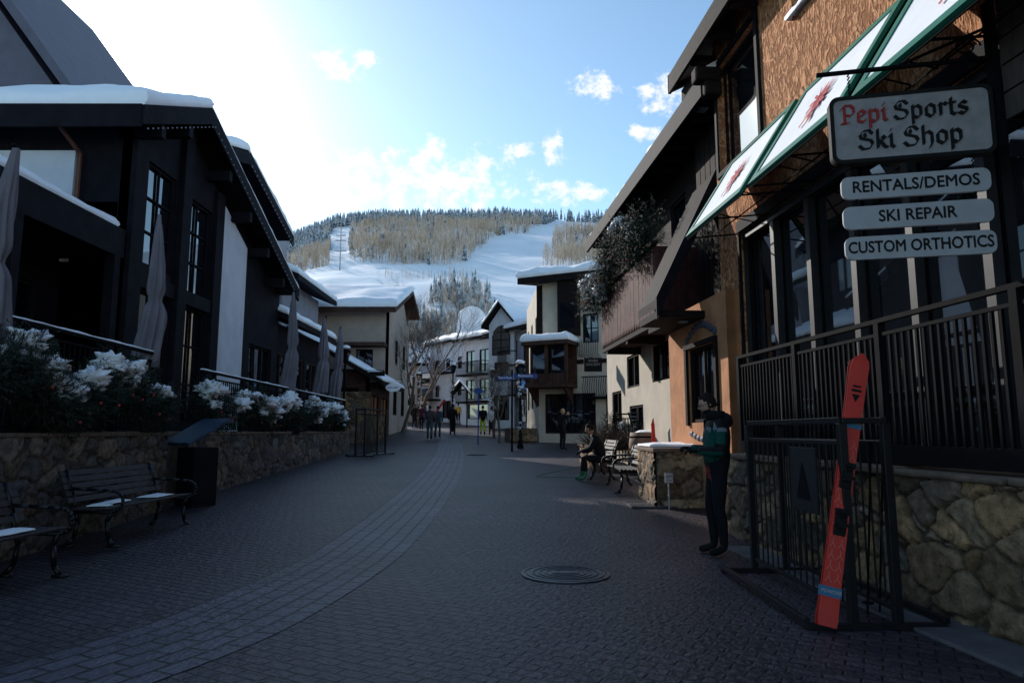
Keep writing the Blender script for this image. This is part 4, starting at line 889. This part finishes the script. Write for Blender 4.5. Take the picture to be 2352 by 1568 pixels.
def houseE():
    rt=root('cream_chalet',(3,36,0)); F=frameM((5.9,31.2),(1.3,33.5)); b=.4
    ops=[(.9,5.6,.9,1.4,2,2),(2.0,5.6,.8,1.4,2,2),(.5,1.4,1.2,1.7,2,1),(2.2,1.3,2.6,1.9,4,1)]
    facade(rt,F,0,5.14,b,8.7,ops,CREAM,BROWN,GLASS,tag='_front'); body(rt,F,0,5.14,6,b,8.7,CREAM)
    F2=frameM((1.3,33.5),(.9,41)); facade(rt,F2,0,7.5,b,8.7,grid(7.5,3,5.8,1,1.4)+grid(7.5,3,2.6,1.2,1.8),CREAM,BROWN,GLASS,tag='_side')
    g=G(F); g.slab([(-.9,.8,8.6),(5.9,.8,8.6),(5.9,-6,9.7),(-.9,-6,9.7)],0,.3); g.box(2.9,3.9,0,.5,5.95,8.6); g.box(-.0,.35,.01,.06,b,8.6); g.box(4.9,5.2,.01,.06,4.2,8.6); g.box(0,5.1,.01,.08,4.6,4.8); part(rt,'roof_and_timbers',g,BROWN)
    snow(rt,[F@Vector(p) for p in ((-.9,.8,8.91),(5.9,.8,8.91),(5.9,-6,10.0),(-.9,-6,10.0))],.4,24,18)
    g=G(F); g.box(3.05,3.75,.5,.52,6.3,7.5); part(rt,'bay_window_glass',g,GLASS)
    g=G(F)
    for x in (3.2,4.2,5.2): g.box(x-.07,x+.07,1.1,1.24,3.7,5.5)
    g.box(3.1,5.3,.0,1.3,3.45,3.62); g.box(3.1,5.3,.0,.1,3.62,5.5); g.box(3.0,5.4,0,1.45,5.45,5.62)
    for x in (3.3,5.1): g.prism([(x,.05,2.6),(x,.05,3.44),(x,1.1,3.44)],(.12,0,0))
    for k in range(12): g.box(3.15+k*.18,3.15+k*.18+.15,1.2,1.24,3.62,4.1)
    part(rt,'wooden_bay',g,MBROWN)
    g=G(F); g.box(3.25,5.15,.9,.95,4.1,5.4); part(rt,'bay_glass',g,GLASS)
    g=G(F)
    for k in range(16): x=.95+k*.11; g.path([(x,.1,3.0),(x,.55,3.1),(x,.65,3.4),(x,.5,3.9)],.016,5)
    g.box(.9,2.7,.45,.52,3.9,3.95); g.box(.9,2.7,.0,.5,2.9,3.0)
    for k in range(12): x=1.9+k*.09; g.path([(x,.1,4.9),(x,.45,5.0),(x,.5,5.3),(x,.4,5.7)],.014,5)
    part(rt,'iron_balconies',g,IRON)
    snow(rt,[F@Vector(p) for p in ((3.0,.0,5.63),(5.4,.0,5.63),(5.4,1.45,5.63),(3.0,1.45,5.63))],.38,14,14)
houseE()
r_,F_=simple('white_gable_house',(1.6,47),(-1.5,52),10,8.6,[(.5,6.4,1,1.5,2,1),(2.3,6.4,1,1.5,2,1),(4.2,6.4,1,1.5,2,1),(.5,4.2,1,1.4,2,1),(2.3,4.2,1,1.4,2,1),(4.2,4.2,1,1.4,2,1),(.5,2,1.6,1.7,2,1),(3,2,1.6,1.7,2,1)],GREYP,1.6)
balc(r_,F_,.3,2.2,4.0); balc(r_,F_,2.4,4.2,6.2)
def arched():
    rt=root('arched_window_tower',(-.9,50,0)); F=frameM((.15,49),(-1.7,50)); facade(rt,F,0,2.1,1,9.2,[(.4,2.2,1.3,1.8,2,1),(.45,5.0,1.2,1.4,2,1)],WHITEP,BROWN,GLASS); body(rt,F,0,2.1,4,1,9.2,WHITEP)
    g=G(F); g.prism([(0,0,9.2),(2.1,0,9.2),(1.05,0,10.5)],(0,-4,0)); part(rt,'gable',g,WHITEP)
    g=G(F); g.prism([(.35,.02,6.9)]+[(1.05-.7*math.cos(a),.02,8.3+.8*math.sin(a)) for a in np.linspace(0,math.pi,12)]+[(1.75,.02,6.9)],(0,.03,0)); part(rt,'arched_window',g,GLASS)
    g=G(F); g.slab([(-.4,.5,8.9),(1.05,.5,10.6),(1.05,-4,10.6),(-.4,-4,8.9)],0,.2);g.slab([(1.05,.5,10.6),(2.5,.5,8.9),(2.5,-4,8.9),(1.05,-4,10.6)],0,.2)
    for z in (7.4,8.0,8.6): g.box(.36,1.74,.05,.07,z,z+.05)
    g.box(1.02,1.08,.05,.07,6.9,9.1); g.box(.3,.36,.05,.07,6.9,8.4); g.box(1.74,1.8,.05,.07,6.9,8.4); part(rt,'roof_trim',g,BROWN)
    for q in ([(-.4,.5,9.11),(1.05,.5,10.81),(1.05,-4,10.81),(-.4,-4,9.11)],[(1.05,.5,10.81),(2.5,.5,9.11),(2.5,-4,9.11),(1.05,-4,10.81)]): snow(rt,[F@Vector(p) for p in q],.3,12,12)
arched()
r_,F_=simple('balcony_lodge',(-1.6,54),(-4.2,57),8,8.8,[(.4,6.2,1.2,1.8,2,1),(2.2,6.2,1.2,1.8,2,1),(.4,4.0,1.2,1.6,2,1),(2.2,4.0,1.2,1.6,2,1),(.5,2.4,2.6,1.2,2,1)],WHITEP,1.3)
balc(r_,F_,.2,3.6,6.0); balc(r_,F_,.2,3.6,3.8)
def barrel_house():
    rt=root('white_barrel_roof_house',(-5,62,0)); F=frameM((-3.9,60),(-8,66)); facade(rt,F,0,7.2,1.5,9.6,[(1,7,.8,1.1,1,1),(3.2,7,.8,1.1,1,1),(5.4,7,.8,1.1,1,1),(1,4.6,.8,1.1,1,1),(5.2,4.6,.8,1.1,1,1),(3.0,2.6,1.6,1.6,2,1)],WHITEP,BROWN,GLASS); body(rt,F,0,7.2,7,1.5,9.6,WHITEP)
    g=G(F); g.slab([(-.4,.5,9.5),(7.6,.5,9.5),(7.6,-7,10.6),(-.4,-7,10.6)],0,.2); part(rt,'roof',g,BROWN)
    balc(rt,F,2.6,4.9,6.8); balc(rt,F,4.9,7,4.4)
    snow(rt,[F@Vector(p) for p in ((-.4,.5,9.71),(7.6,.5,9.71),(7.6,-7,10.8),(-.4,-7,10.8))],.5,16,12)
    g=G(); g.prism([(-4.9,60,9.5)]+[(-3.6-1.3*math.cos(a),60,11.2+1.3*math.sin(a)) for a in np.linspace(0,math.pi,16)]+[(-2.3,60,9.5)],(0,5,0)); part(rt,'barrel_dormer',g,SNOW,False,.1)
barrel_house()
simple('shop_row',(-6.4,74),(-12.6,76),9,9.2,[(.6,6.3,1.3,1.8,1,1),(2.6,6.3,1.2,1.5,1,1),(4.4,6.3,1.2,1.5,1,1),(.6,3.4,1.6,2,1,1),(2.8,3.4,1.6,2,1,1),(4.8,3.4,1.2,2,1,1)],GREYP,1.8)
simple('distant_inn',(-12.8,84),(-24,86),9,10.5,grid(11,5,7,1.2,1.6)+grid(11,5,4,1.4,1.8),MBROWN,2)
simple('corner_shop',(-8.6,64),(-14,62),7,7.5,[(.5,3.0,1.4,1.8,2,1),(2.6,3.0,1.4,1.8,2,1),(.6,5.4,1,1.3,1,1),(2.8,5.4,1,1.3,1,1)],BEIGE,1.5)
rt=root('shop_awning',(.6,44,3)); g=G(); g.slab([(.4,43,4.0),(1.6,43,4.0),(1.6,44.5,4.6),(.4,44.5,4.6)],0,.06); part(rt,'canvas',g,mat('blue_canvas',(.03,.2,.5),.7))
rt=root('entrance_canopy',(-4,52,4)); g=G(); g.slab([(-4.6,51,4.2),(-3.9,51,5.0),(-3.9,54,5.0),(-4.6,54,4.2)],0,.1); g.slab([(-3.9,51,5.0),(-3.2,51,4.2),(-3.2,54,4.2),(-3.9,54,5.0)],0,.1); g.box(-4.5,-4.4,51,51.1,1.6,4.2);g.box(-3.4,-3.3,51,51.1,1.6,4.2); part(rt,'frame',g,BROWN)
snow(rt,[(-4.6,51,4.31),(-3.9,51,5.11),(-3.9,54,5.11),(-4.6,54,4.31)],.2,8,8); snow(rt,[(-3.9,51,5.11),(-3.2,51,4.31),(-3.2,54,4.31),(-3.9,54,5.11)],.2,8,8)
lamp(-7.0,28.5,4.2); lamp(.35,29,3.6,True,True); lamp(-3.9,45,4.4,True,True); lamp(-8.2,60,4.4,True,True); lamp(-1.4,48,4.2,True,True)
bare_tree(-8.2,50,12,5,(.1,0)); bare_tree(-7.4,53,11,9,(.35,0)); bare_tree(-7.0,44,8,12,(.3,0)); bare_tree(-10.5,66,10,31); bare_tree(-9.2,80,12,33)
bare_tree(-.6,33,4.5,21); bare_tree(-1.0,38,5,23)
rt=root('direction_sign',(-.1,27,3)); z=gz(27); g=G(); g.tube((.0,27,z),(.0,27,z+3.2),.04); part(rt,'post',g,IRON)
g=G(); g.box(-.55,.02,26.93,26.96,z+2.78,z+2.96); g.box(.06,1.0,26.93,26.96,z+2.86,z+3.04); part(rt,'blades',g,BLUES)
text(rt,'Ford Park',face(-.27,26.925,z+2.88,1,0),.13,SNOW,'lettering_a',0,.002); text(rt,'Restrooms',face(.53,26.925,z+2.96,1,0),.13,SNOW,'lettering_b',0,.002)
rt=root('oval_shop_sign',(-5.7,33,3.4)); g=G(); g.prism([(-5.75+.36*math.cos(a),33,3.5+.2*math.sin(a)) for a in np.linspace(0,2*math.pi,24,endpoint=False)],(0,.05,0)); g.tube((-6.9,33.02,3.8),(-5.4,33.02,3.8),.02); part(rt,'board',g,SNOW); text(rt,'GALLERY',face(-5.75,32.99,3.5,1,0),.13,LRED,'lettering',0,.002)
rt=root('projecting_sign',(-6,30,3)); g=G(); g.box(-6.5,-5.8,31,31.05,3.9,4.1); g.tube((-6.9,31.02,4.15),(-5.8,31.02,4.15),.015); part(rt,'board',g,BLK)
rt=root('gallery_wall_sign',MR@Vector((.4,20,4))); g=G(); a=MR@Vector((-.1,21.3,0)); g.box(a.x-.28,a.x+.28,a.y,a.y+.05,3.25,3.7); part(rt,'board',g,BLK); text(rt,'ART ON A\nWHIM\nGALLERY',face(a.x,a.y-.01,3.58,1,0),.11,SIGNP,'lettering',0,.002)
rt=root('round_blue_sign',(-1.5,32,3)); g=G(); g.prism([(-1.55+.22*math.cos(a),31.5,3.25+.13*math.sin(a)) for a in np.linspace(0,2*math.pi,20,endpoint=False)],(0,.04,0)); g.tube((-1.55,31.55,gz(31)),(-1.55,31.55,3.3),.03); part(rt,'board',g,BLUES)
stone_wall('stone_planter',(1.2,33.5),(-.1,33.2),1.0,1.0,1.5,1.2,.05,.36,PALR,15)

# ------------------------------------------------------------ PEOPLE
def skinmesh(verts,edges,radii,rootv=0,sub=2):
    me=bpy.data.meshes.new('s'); me.from_pydata(verts,edges,[]); o=bpy.data.objects.new('s',me); scene.collection.objects.link(o)
    md=o.modifiers.new('k','SKIN'); md.use_smooth_shade=True
    for i,v in enumerate(me.skin_vertices[0].data): v.radius=(radii[i] if hasattr(radii[i],'__len__') else (radii[i],radii[i])); v.use_root=(i==rootv)
    s=o.modifiers.new('u','SUBSURF'); s.levels=sub; s.render_levels=sub
    dg=bpy.context.evaluated_depsgraph_get(); m2=bpy.data.meshes.new_from_object(o.evaluated_get(dg)); bpy.data.objects.remove(o); return m2
def hand(rt,M,side,m,curl=.5):
    V=[(0,0,0),(.035,0,0)];E=[(0,1)];Rr=[.024,.024]
    for k,(y,l) in enumerate(((.03,.07),(.01,.08),(-.01,.075),(-.03,.06))):
        y*=side; b=len(V); V.append((.085,y,0)); Rr.append(.013); E.append((1,b)); p=Vector((.085,y,0)); an=0
        for j in range(3):
            an+=curl*(.5 if j==0 else .75); p=p+Vector((math.cos(an),0,-math.sin(an)))*l*(.42,.32,.26)[j]; V.append(tuple(p)); Rr.append(.0095-.001*j); E.append((len(V)-2,len(V)-1))
    b=len(V); V+= [(.045,.04*side,-.005),(.07,.06*side,-.018),(.095,.055*side,-.035)]; Rr+=[.013,.011,.009]; E+=[(1,b),(b,b+1),(b+1,b+2)]
    me=skinmesh(V,E,Rr,0,1); me.transform(M); me.materials.clear(); me.materials.append(m); me.name='hand'; addmesh(rt,'hand',me)
def headgeo(rt,M,skin,hair,long=0,beard=False,glasses=False,cap=None):
    nu,nv=36,28
    def P(th,ph,sc=1):
        d=Vector((math.sin(th)*math.cos(ph),math.sin(th)*math.sin(ph),math.cos(th)))
        x,y,z=.094*d.x,.074*d.y,.118*d.z
        if d.z<0: y*=1-.28*d.z*d.z*1.3; x*=1-(.28*d.z*d.z if d.x<0 else .08*d.z*d.z)
        if d.x>0:
            x+=.026*math.exp(-(d.y/.14)**2-((d.z+.16)/.13)**2)+.010*math.exp(-(d.y/.12)**2-((d.z-.02)/.16)**2)
            for s in (-1,1): x-=.010*math.exp(-((d.y-.36*s)/.17)**2-((d.z-.06)/.11)**2)
            x+=.006*math.exp(-(d.y/.28)**2-((d.z+.44)/.06)**2)+.006*math.exp(-(d.y/.28)**2-((d.z+.56)/.05)**2)+.012*math.exp(-(d.y/.35)**2-((d.z+.85)/.15)**2)
            x+=.005*math.exp(-(d.y/.6)**2-((d.z-.22)/.08)**2)
        return d,Vector((x,y,z))*sc
    g=G(M);vs=[];fs=[]
    for j in range(nv+1):
        for i in range(nu): vs.append(P(math.pi*j/nv,2*math.pi*i/nu)[1])
    for j in range(nv):
        for i in range(nu): fs.append((j*nu+i,(j+1)*nu+i,(j+1)*nu+(i+1)%nu,j*nu+(i+1)%nu))
    g.add(vs,fs)
    for s in (-1,1): g.sph((-.005,.074*s,-.005),(.018,.008,.03),8,6)
    part(rt,'head',g,skin,True)
    g=G(M)
    for s in (-1,1): g.sph((.071,.028*s,.008),(.012,.013,.007),8,6)
    part(rt,'eyes',g,SIGNP,True)
    g=G(M)
    for s in (-1,1): g.sph((.0805,.028*s,.008),(.004,.005,.005),8,6); g.sph((.0845,.03*s,.03),(.005,.017,.0035),8,5)
    part(rt,'irises_and_brows',g,BLK,True)
    g=G(M); g.sph((.0865,0,-.062),(.006,.02,.004),10,6); part(rt,'mouth',g,LRED,True)
    def shell(nm,cond,sc,amp,m):
        g=G(M);idx={};vs=[];fs=[]
        for j in range(nv+1):
            for i in range(nu):
                d,p=P(math.pi*j/nv,2*math.pi*i/nu)
                if cond(d): idx[(i,j)]=len(vs); vs.append(p*(sc+amp*noise.noise(d*6)+.02*noise.noise(d*20)))
        for j in range(nv):
            for i in range(nu):
                k=[(i,j),(i,j+1),((i+1)%nu,j+1),((i+1)%nu,j)]
                if all(q in idx for q in k): fs.append(tuple(idx[q] for q in k))
        g.add(vs,fs); o=part(rt,nm,g,m,True)
        if o: s=o.modifiers.new('s','SOLIDIFY'); s.thickness=.012; s.offset=-1
    hl=-.35-long
    shell('hair',lambda d:(d.z>.58 or (d.x<.2 and d.z>hl) or (d.z>.3 and d.x<.55)),1.11,.12,hair)
    if beard: shell('beard',lambda d:(d.x>-.1 and d.z<-.42 and not(d.z>-.62 and abs(d.y)<.25 and d.x>.5)),1.05,.03,hair)
    if cap: shell('beanie',lambda d:d.z>.25,1.2,.02,cap)
    if glasses:
        g=G(M)
        for s in (-1,1):
            g.path([(.104,.03*s+.021*math.cos(a),.006+.017*math.sin(a)) for a in np.linspace(0,2*math.pi,14)],.0025,5); g.tube((.1,.052*s,.01),(.0,.077*s,.012),.0025,None,5)
        g.tube((.106,-.01,.01),(.106,.01,.01),.0025,None,5); part(rt,'glasses',g,BLK)
STAND=dict(pel=(0,0,.95),sp=(0,0,1.12),ch=(.0,0,1.31),nb=(-.005,0,1.46),nk=(.01,0,1.53),
 shl=(-.01,.175,1.41),ell=(-.04,.24,1.13),wrl=(.06,.25,.9),shr=(-.01,-.175,1.41),elr=(-.04,-.24,1.13),wrr=(.06,-.25,.9),
 hpl=(0,.09,.90),knl=(.03,.1,.5),anl=(-.02,.1,.09),tol=(.15,.13,.045),hpr=(0,-.09,.90),knr=(.03,-.1,.5),anr=(-.02,-.1,.09),tor=(.15,-.13,.045))
def person(name,x,y,rz,pose,jm,pm,sm=None,hairm=None,h=1.75,z=None,bulk=1.0,headtilt=0,gl=None,matfn=None,**kw):
    z=gz(y) if z is None else z; sc=h/1.78; rt=root(name,(x,y,z)); M=TR(x,y,z,rz)@Matrix.Diagonal((sc,sc,sc,1))
    J=dict(STAND); J.update(pose); sm=sm or BLK; hairm=hairm or BROWN
    def mid(a,b,t=.5,o=(0,0,0)): return tuple(J[a][i]*(1-t)+J[b][i]*t+o[i] for i in range(3))
    V=[J[n] for n in ('pel','sp','ch','nb','nk')]; E=[(0,1),(1,2),(2,3),(3,4)]; b=bulk
    RR=[.13*b,.135*b,.145*b,.085*b,.056]; lab=['j','j','j','j','s']
    for s in 'lr':
        k=len(V); V+=[J['sh'+s],mid('sh'+s,'el'+s),J['el'+s],mid('el'+s,'wr'+s),J['wr'+s]]; RR+=[.075*b,.062*b,.054*b,.05*b,.04*b]
        E+=[(2,k),(k,k+1),(k+1,k+2),(k+2,k+3),(k+3,k+4)]; lab+=['j']*5
        k=len(V); V+=[J['hp'+s],mid('hp'+s,'kn'+s),J['kn'+s],mid('kn'+s,'an'+s,.35,(-.015,0,0)),J['an'+s],mid('an'+s,'to'+s,.5,(0,0,-.01)),J['to'+s]]; RR+=[.098,.088,.066,.064,.045,.045,.035]
        E+=[(0,k)]+[(k+i,k+i+1) for i in range(6)]; lab+=['p','p','p','p','f','f','f']
    me=skinmesh(V,E,RR,0,2); me.materials.clear()
    mats=[jm,pm,sm,SKIN]+(kw.get('extra') or []); [me.materials.append(m) for m in mats]; VV=[Vector(v) for v in V]; mi={'j':0,'p':1,'f':2,'s':3}
    for p in me.polygons:
        c=p.center; best=min(range(len(VV)),key=lambda i:(VV[i]-c).length-RR[i]*.6); l=lab[best]
        p.material_index=mi[l]; p.use_smooth=True
        if matfn:
            q=matfn(c,l)
            if q is not None: p.material_index=q
    me.transform(M); me.name='clothed_body'; addmesh(rt,'clothed_body',me)
    nk=Vector(J['nk']); HM=M@Matrix.Translation(nk+Vector((.03+.05*math.sin(headtilt),0,.115)))@Matrix.Rotation(headtilt,4,'Y')
    headgeo(rt,HM,SKIN,hairm,kw.get('long',0),kw.get('beard',False),kw.get('glasses',False),kw.get('cap'))
    for s,sd in (('l',-1),('r',1)):
        e=Vector(J['el'+s]);w=Vector(J['wr'+s]); d=(w-e).normalized()
        hang=abs(d.z)>.7
        yv=Vector((sd,0,0)) if hang else Vector((0,1,0))
        zv=d.cross(yv).normalized(); yv=zv.cross(d).normalized()
        q=Matrix(((d.x,yv.x,zv.x,w.x),(d.y,yv.y,zv.y,w.y),(d.z,yv.z,zv.z,w.z),(0,0,0,1)))
        hand(rt,M@q,sd,gl or SKIN,.5 if hang else .8)
    return rt,M
def fab(n,c): return mat(n,c,.85,0,.2,5,.006,14,spec=.15)
FB=fab('black_fabric',(.008,.008,.010)); FG=fab('teal_green_jacket',(.005,.055,.048)); FN=fab('dark_trousers',(.008,.009,.013)); FW=fab('white_jacket',(.55,.57,.62)); FY=fab('neon_trousers',(.4,.55,.03)); FGR=fab('grey_jacket',(.05,.045,.05)); FRD=fab('red_fabric',(.28,.03,.03)); FTL=fab('teal_grey',(.04,.06,.075)); FYE=fab('yellow_jacket',(.5,.3,.04)); FMG=fab('maroon_jacket',(.09,.02,.04)); FST=fab('pale_stripe',(.16,.17,.19))
HD=mat('dark_hair',(.014,.009,.008),.8,0,.4,40,.003,60,spec=.15); HB=mat('blond_hair',(.35,.23,.11),.7,0,.3,40)
def mf(c,l):
    if l=='j':
        if c.z<.93: return 4
        if c.z>1.38: return 2
        if abs(c.z-1.365)<.018 and c.x>-.05: return 5
        if c.z<1.02: return 2
        if c.x<-.03: return 2
        if 1.12<c.z<1.2 and abs(c.y)>.16: return 2
    return None
rt,M=person('standing_man',2.38,8.05,178,dict(nk=(.035,0,1.525),ell=(.0,.26,1.12),wrl=(.25,.17,1.13),elr=(.0,-.26,1.12),wrr=(.25,-.15,1.15),knl=(.02,.1,.5),knr=(.06,-.11,.5),anr=(.03,-.12,.09),tor=(.2,-.14,.045)),FG,FN,BLK,HD,1.86,0,1.18,.28,FB,mf,extra=[FRD,FST],beard=True,glasses=True)
g=G(M); g.lathe([(.085,1.46),(.115,1.5),(.11,1.56),(.08,1.57),(.07,1.52)],(-.0,0,0),16); g.sph((-.12,0,1.46),(.07,.12,.09),12,8,.2); part(rt,'hood_collar',g,FB,True)
g=G(M); g.box(.33,.40,-.06,.02,1.14,1.15); part(rt,'phone',g,BLK)
SE=dict(pel=(0,0,.52),sp=(.07,0,.68),ch=(.16,0,.86),nb=(.22,0,1.0),nk=(.26,0,1.06),shl=(.17,.18,.95),shr=(.17,-.18,.95),ell=(.3,.22,.72),wrl=(.5,.12,.66),elr=(.3,-.22,.72),wrr=(.5,-.1,.66),
 hpl=(.02,.1,.5),hpr=(.02,-.1,.5),knl=(.45,.13,.52),knr=(.45,-.13,.52),anl=(.42,.14,.1),anr=(.5,-.14,.1),tol=(.58,.16,.05),tor=(.66,-.16,.05))
SB=mat('ski_boot_green',(.03,.13,.06),.5)
person('seated_skier',2.1,15.9,176,SE,FB,FB,SB,HD,1.78,None,1.2,.3,FB)
rt=root('ski_poles',(1.1,16,.3)); g=G(); g.tube((1.55,15.8,.36),(.55,16.3,.35),.01,None,6); g.tube((1.6,16.1,.6),(.65,16.7,.36),.01,None,6); part(rt,'shafts',g,mat('green_pole',(.05,.12,.08),.5))
person('woman_photographing',2.05,28,35,dict(ell=(.14,.2,1.28),wrl=(.27,.07,1.5),elr=(.14,-.2,1.28),wrr=(.27,-.07,1.5)),FB,FB,BLK,HB,1.68,None,.95,0,SKIN,long=.5)
WK=dict(knl=(.16,.1,.53),anl=(.12,.1,.12),tol=(.28,.12,.09),knr=(-.02,-.1,.5),anr=(-.22,-.1,.13),tor=(-.08,-.12,.05),wrl=(-.08,.26,.9),wrr=(.16,-.26,.93))
WK2=dict(knr=(.16,-.1,.53),anr=(.12,-.1,.12),tor=(.28,-.12,.09),knl=(-.02,.1,.5),anl=(-.22,.1,.13),tol=(-.08,.12,.05),wrr=(-.08,-.26,.9),wrl=(.16,.26,.93))
person('pedestrian',-4.25,35.5,92,WK,FGR,FTL,BLK,HD,1.8,None,1.15,cap=FTL)
r2,_=person('skier_walking',-4.0,37,88,WK2,FTL,FGR,BLK,HD,1.75,None,1.15,cap=FB)
g=G(); g.tube((-4.3,36.8,2.1),(-3.7,37.2,3.1),.04,None,6); g.tube((-4.25,36.85,2.1),(-3.65,37.25,3.1),.04,None,6); part(r2,'carried_skis',g,SKIR)
person('pedestrian',-3.45,40,90,WK2,FB,FN,BLK,HD,1.8,None,1.15)
person('pedestrian',-1.7,40,95,WK,FB,FY,BLK,HD,1.74,None,1.25,cap=FB)
person('pedestrian',-1.2,40,90,WK2,FW,FB,BLK,HD,1.68,None,1.15)
for (x,y,a,w_,j,p) in ((-11.5,75,90,WK,FB,FN),(-10.4,74,-90,WK2,FRD,FN),(-9.8,76,90,WK,FB,FN),(-4.7,60,90,WK,FYE,FN),(-7.5,66,-90,WK2,FMG,FN),(-8.3,58,85,WK,FGR,FB),(-9.0,70,90,WK2,FTL,FN),(-5.4,61,-95,WK2,FB,FN),(-7.1,50,92,WK2,FB,FN),(-8.9,72,-90,WK,FW,FN),(-6.2,47,88,WK,FMG,FN)): person('pedestrian',x,y,a,w_,j,p)
person('pedestrian',1.75,41,80,dict(),FB,FN,h=1.78,bulk=1.1); person('pedestrian',1.5,43,200,dict(),FRD,FB)

# ------------------------------------------------------------ LIGHT & SKY
sr,st=-.655,.55
sd=Vector((sr,1,st)).normalized()
el=math.asin(sd.z); az=math.atan2(sd.x,sd.y)
w=bpy.data.worlds.new('World'); scene.world=w; w.use_nodes=True; nt=w.node_tree; N=nt.nodes; K=nt.links; bg=N['Background']; bg.inputs[1].default_value=.145
sky=N.new('ShaderNodeTexSky'); sky.sky_type='NISHITA'; sky.sun_disc=False; sky.sun_elevation=el; sky.sun_rotation=az; sky.air_density=1; sky.dust_density=1.0; sky.ozone_density=1.0; sky.altitude=1500
tc=N.new('ShaderNodeTexCoord'); sp=N.new('ShaderNodeSeparateXYZ'); K.new(tc.outputs['Generated'],sp.inputs[0])
def mth(op,a,b=None):
    n=N.new('ShaderNodeMath'); n.operation=op
    for i,v in enumerate((a,b)):
        if v is None: continue
        if isinstance(v,(int,float)): n.inputs[i].default_value=v
        else: K.new(v,n.inputs[i])
    return n.outputs[0]
ys=mth('MAXIMUM',sp.outputs[1],.05); px=mth('DIVIDE',sp.outputs[0],ys); pz=mth('DIVIDE',sp.outputs[2],ys)
blobs=[(-.27,.375,.14,.06),(-.11,.375,.13,.055),(-.13,.41,.05,.035),(-.265,.57,.055,.028),(.128,.53,.038,.028),(.233,.515,.045,.035),(.063,.43,.022,.03),(.01,.427,.03,.014),(.205,.455,.035,.014),(.08,.36,.07,.02),(.77,.42,.1,.08)]
acc=None
for (cx,cz,rx,rz) in blobs:
    a=mth('MULTIPLY',mth('SUBTRACT',px,cx),1/rx); b=mth('MULTIPLY',mth('SUBTRACT',pz,cz),1/rz)
    d=mth('SUBTRACT',1,mth('ADD',mth('MULTIPLY',a,a),mth('MULTIPLY',b,b)))
    acc=d if acc is None else mth('MAXIMUM',acc,d)
cb=N.new('ShaderNodeCombineXYZ'); K.new(px,cb.inputs[0]); K.new(pz,cb.inputs[1])
nz=N.new('ShaderNodeTexNoise'); nz.inputs['Scale'].default_value=30; nz.inputs['Detail'].default_value=7; nz.inputs['Roughness'].default_value=.66; K.new(cb.outputs[0],nz.inputs['Vector'])
val=mth('ADD',mth('MAXIMUM',acc,-1.6),mth('MULTIPLY',mth('SUBTRACT',nz.outputs['Fac'],.5),7))
mr=N.new('ShaderNodeMapRange'); mr.interpolation_type='SMOOTHSTEP'; mr.inputs[1].default_value=-.1; mr.inputs[2].default_value=1.5; K.new(val,mr.inputs[0])
fac=mth('MULTIPLY',mr.outputs[0],mth('GREATER_THAN',sp.outputs[1],.06)); fac=mth('MULTIPLY',fac,.97)
tint=N.new('ShaderNodeVectorMath'); tint.operation='MULTIPLY'; K.new(sky.outputs[0],tint.inputs[0]); tint.inputs[1].default_value=(1.35,1.57,1.53)
mix=N.new('ShaderNodeMix'); mix.data_type='RGBA'; K.new(fac,mix.inputs[0]); K.new(tint.outputs[0],mix.inputs[6]); mix.inputs[7].default_value=(7.3,7.4,7.6,1)
dt=N.new('ShaderNodeVectorMath'); dt.operation='DOT_PRODUCT'; K.new(tc.outputs['Generated'],dt.inputs[0]); dt.inputs[1].default_value=tuple(sd)
dp=mth('MAXIMUM',dt.outputs['Value'],0); gl=mth('ADD',mth('MULTIPLY',mth('POWER',dp,5),.5),mth('MULTIPLY',mth('POWER',dp,110),7)); gl=mth('ADD',gl,mth('MULTIPLY',mth('POWER',dp,3000),120))
vm=N.new('ShaderNodeVectorMath'); vm.operation='ADD'; K.new(mix.outputs[2],vm.inputs[0]); K.new(gl,vm.inputs[1])
K.new(vm.outputs[0],bg.inputs[0])
L=bpy.data.lights.new('sun','SUN'); L.energy=5; L.angle=math.radians(.5); L.color=(1,.95,.88); lo=bpy.data.objects.new('sun',L); scene.collection.objects.link(lo)
lo.rotation_euler=sd.to_track_quat('Z','Y').to_euler(); lo.location=(-30,45,40)

cam=bpy.data.cameras.new('camera'); cam.lens=24; cam.sensor_width=36; cam.clip_end=6000; cam.clip_start=.05
co=bpy.data.objects.new('camera',cam); scene.collection.objects.link(co); co.location=(0,0,1.4); co.rotation_euler=(math.radians(97.5),0,0); scene.camera=co
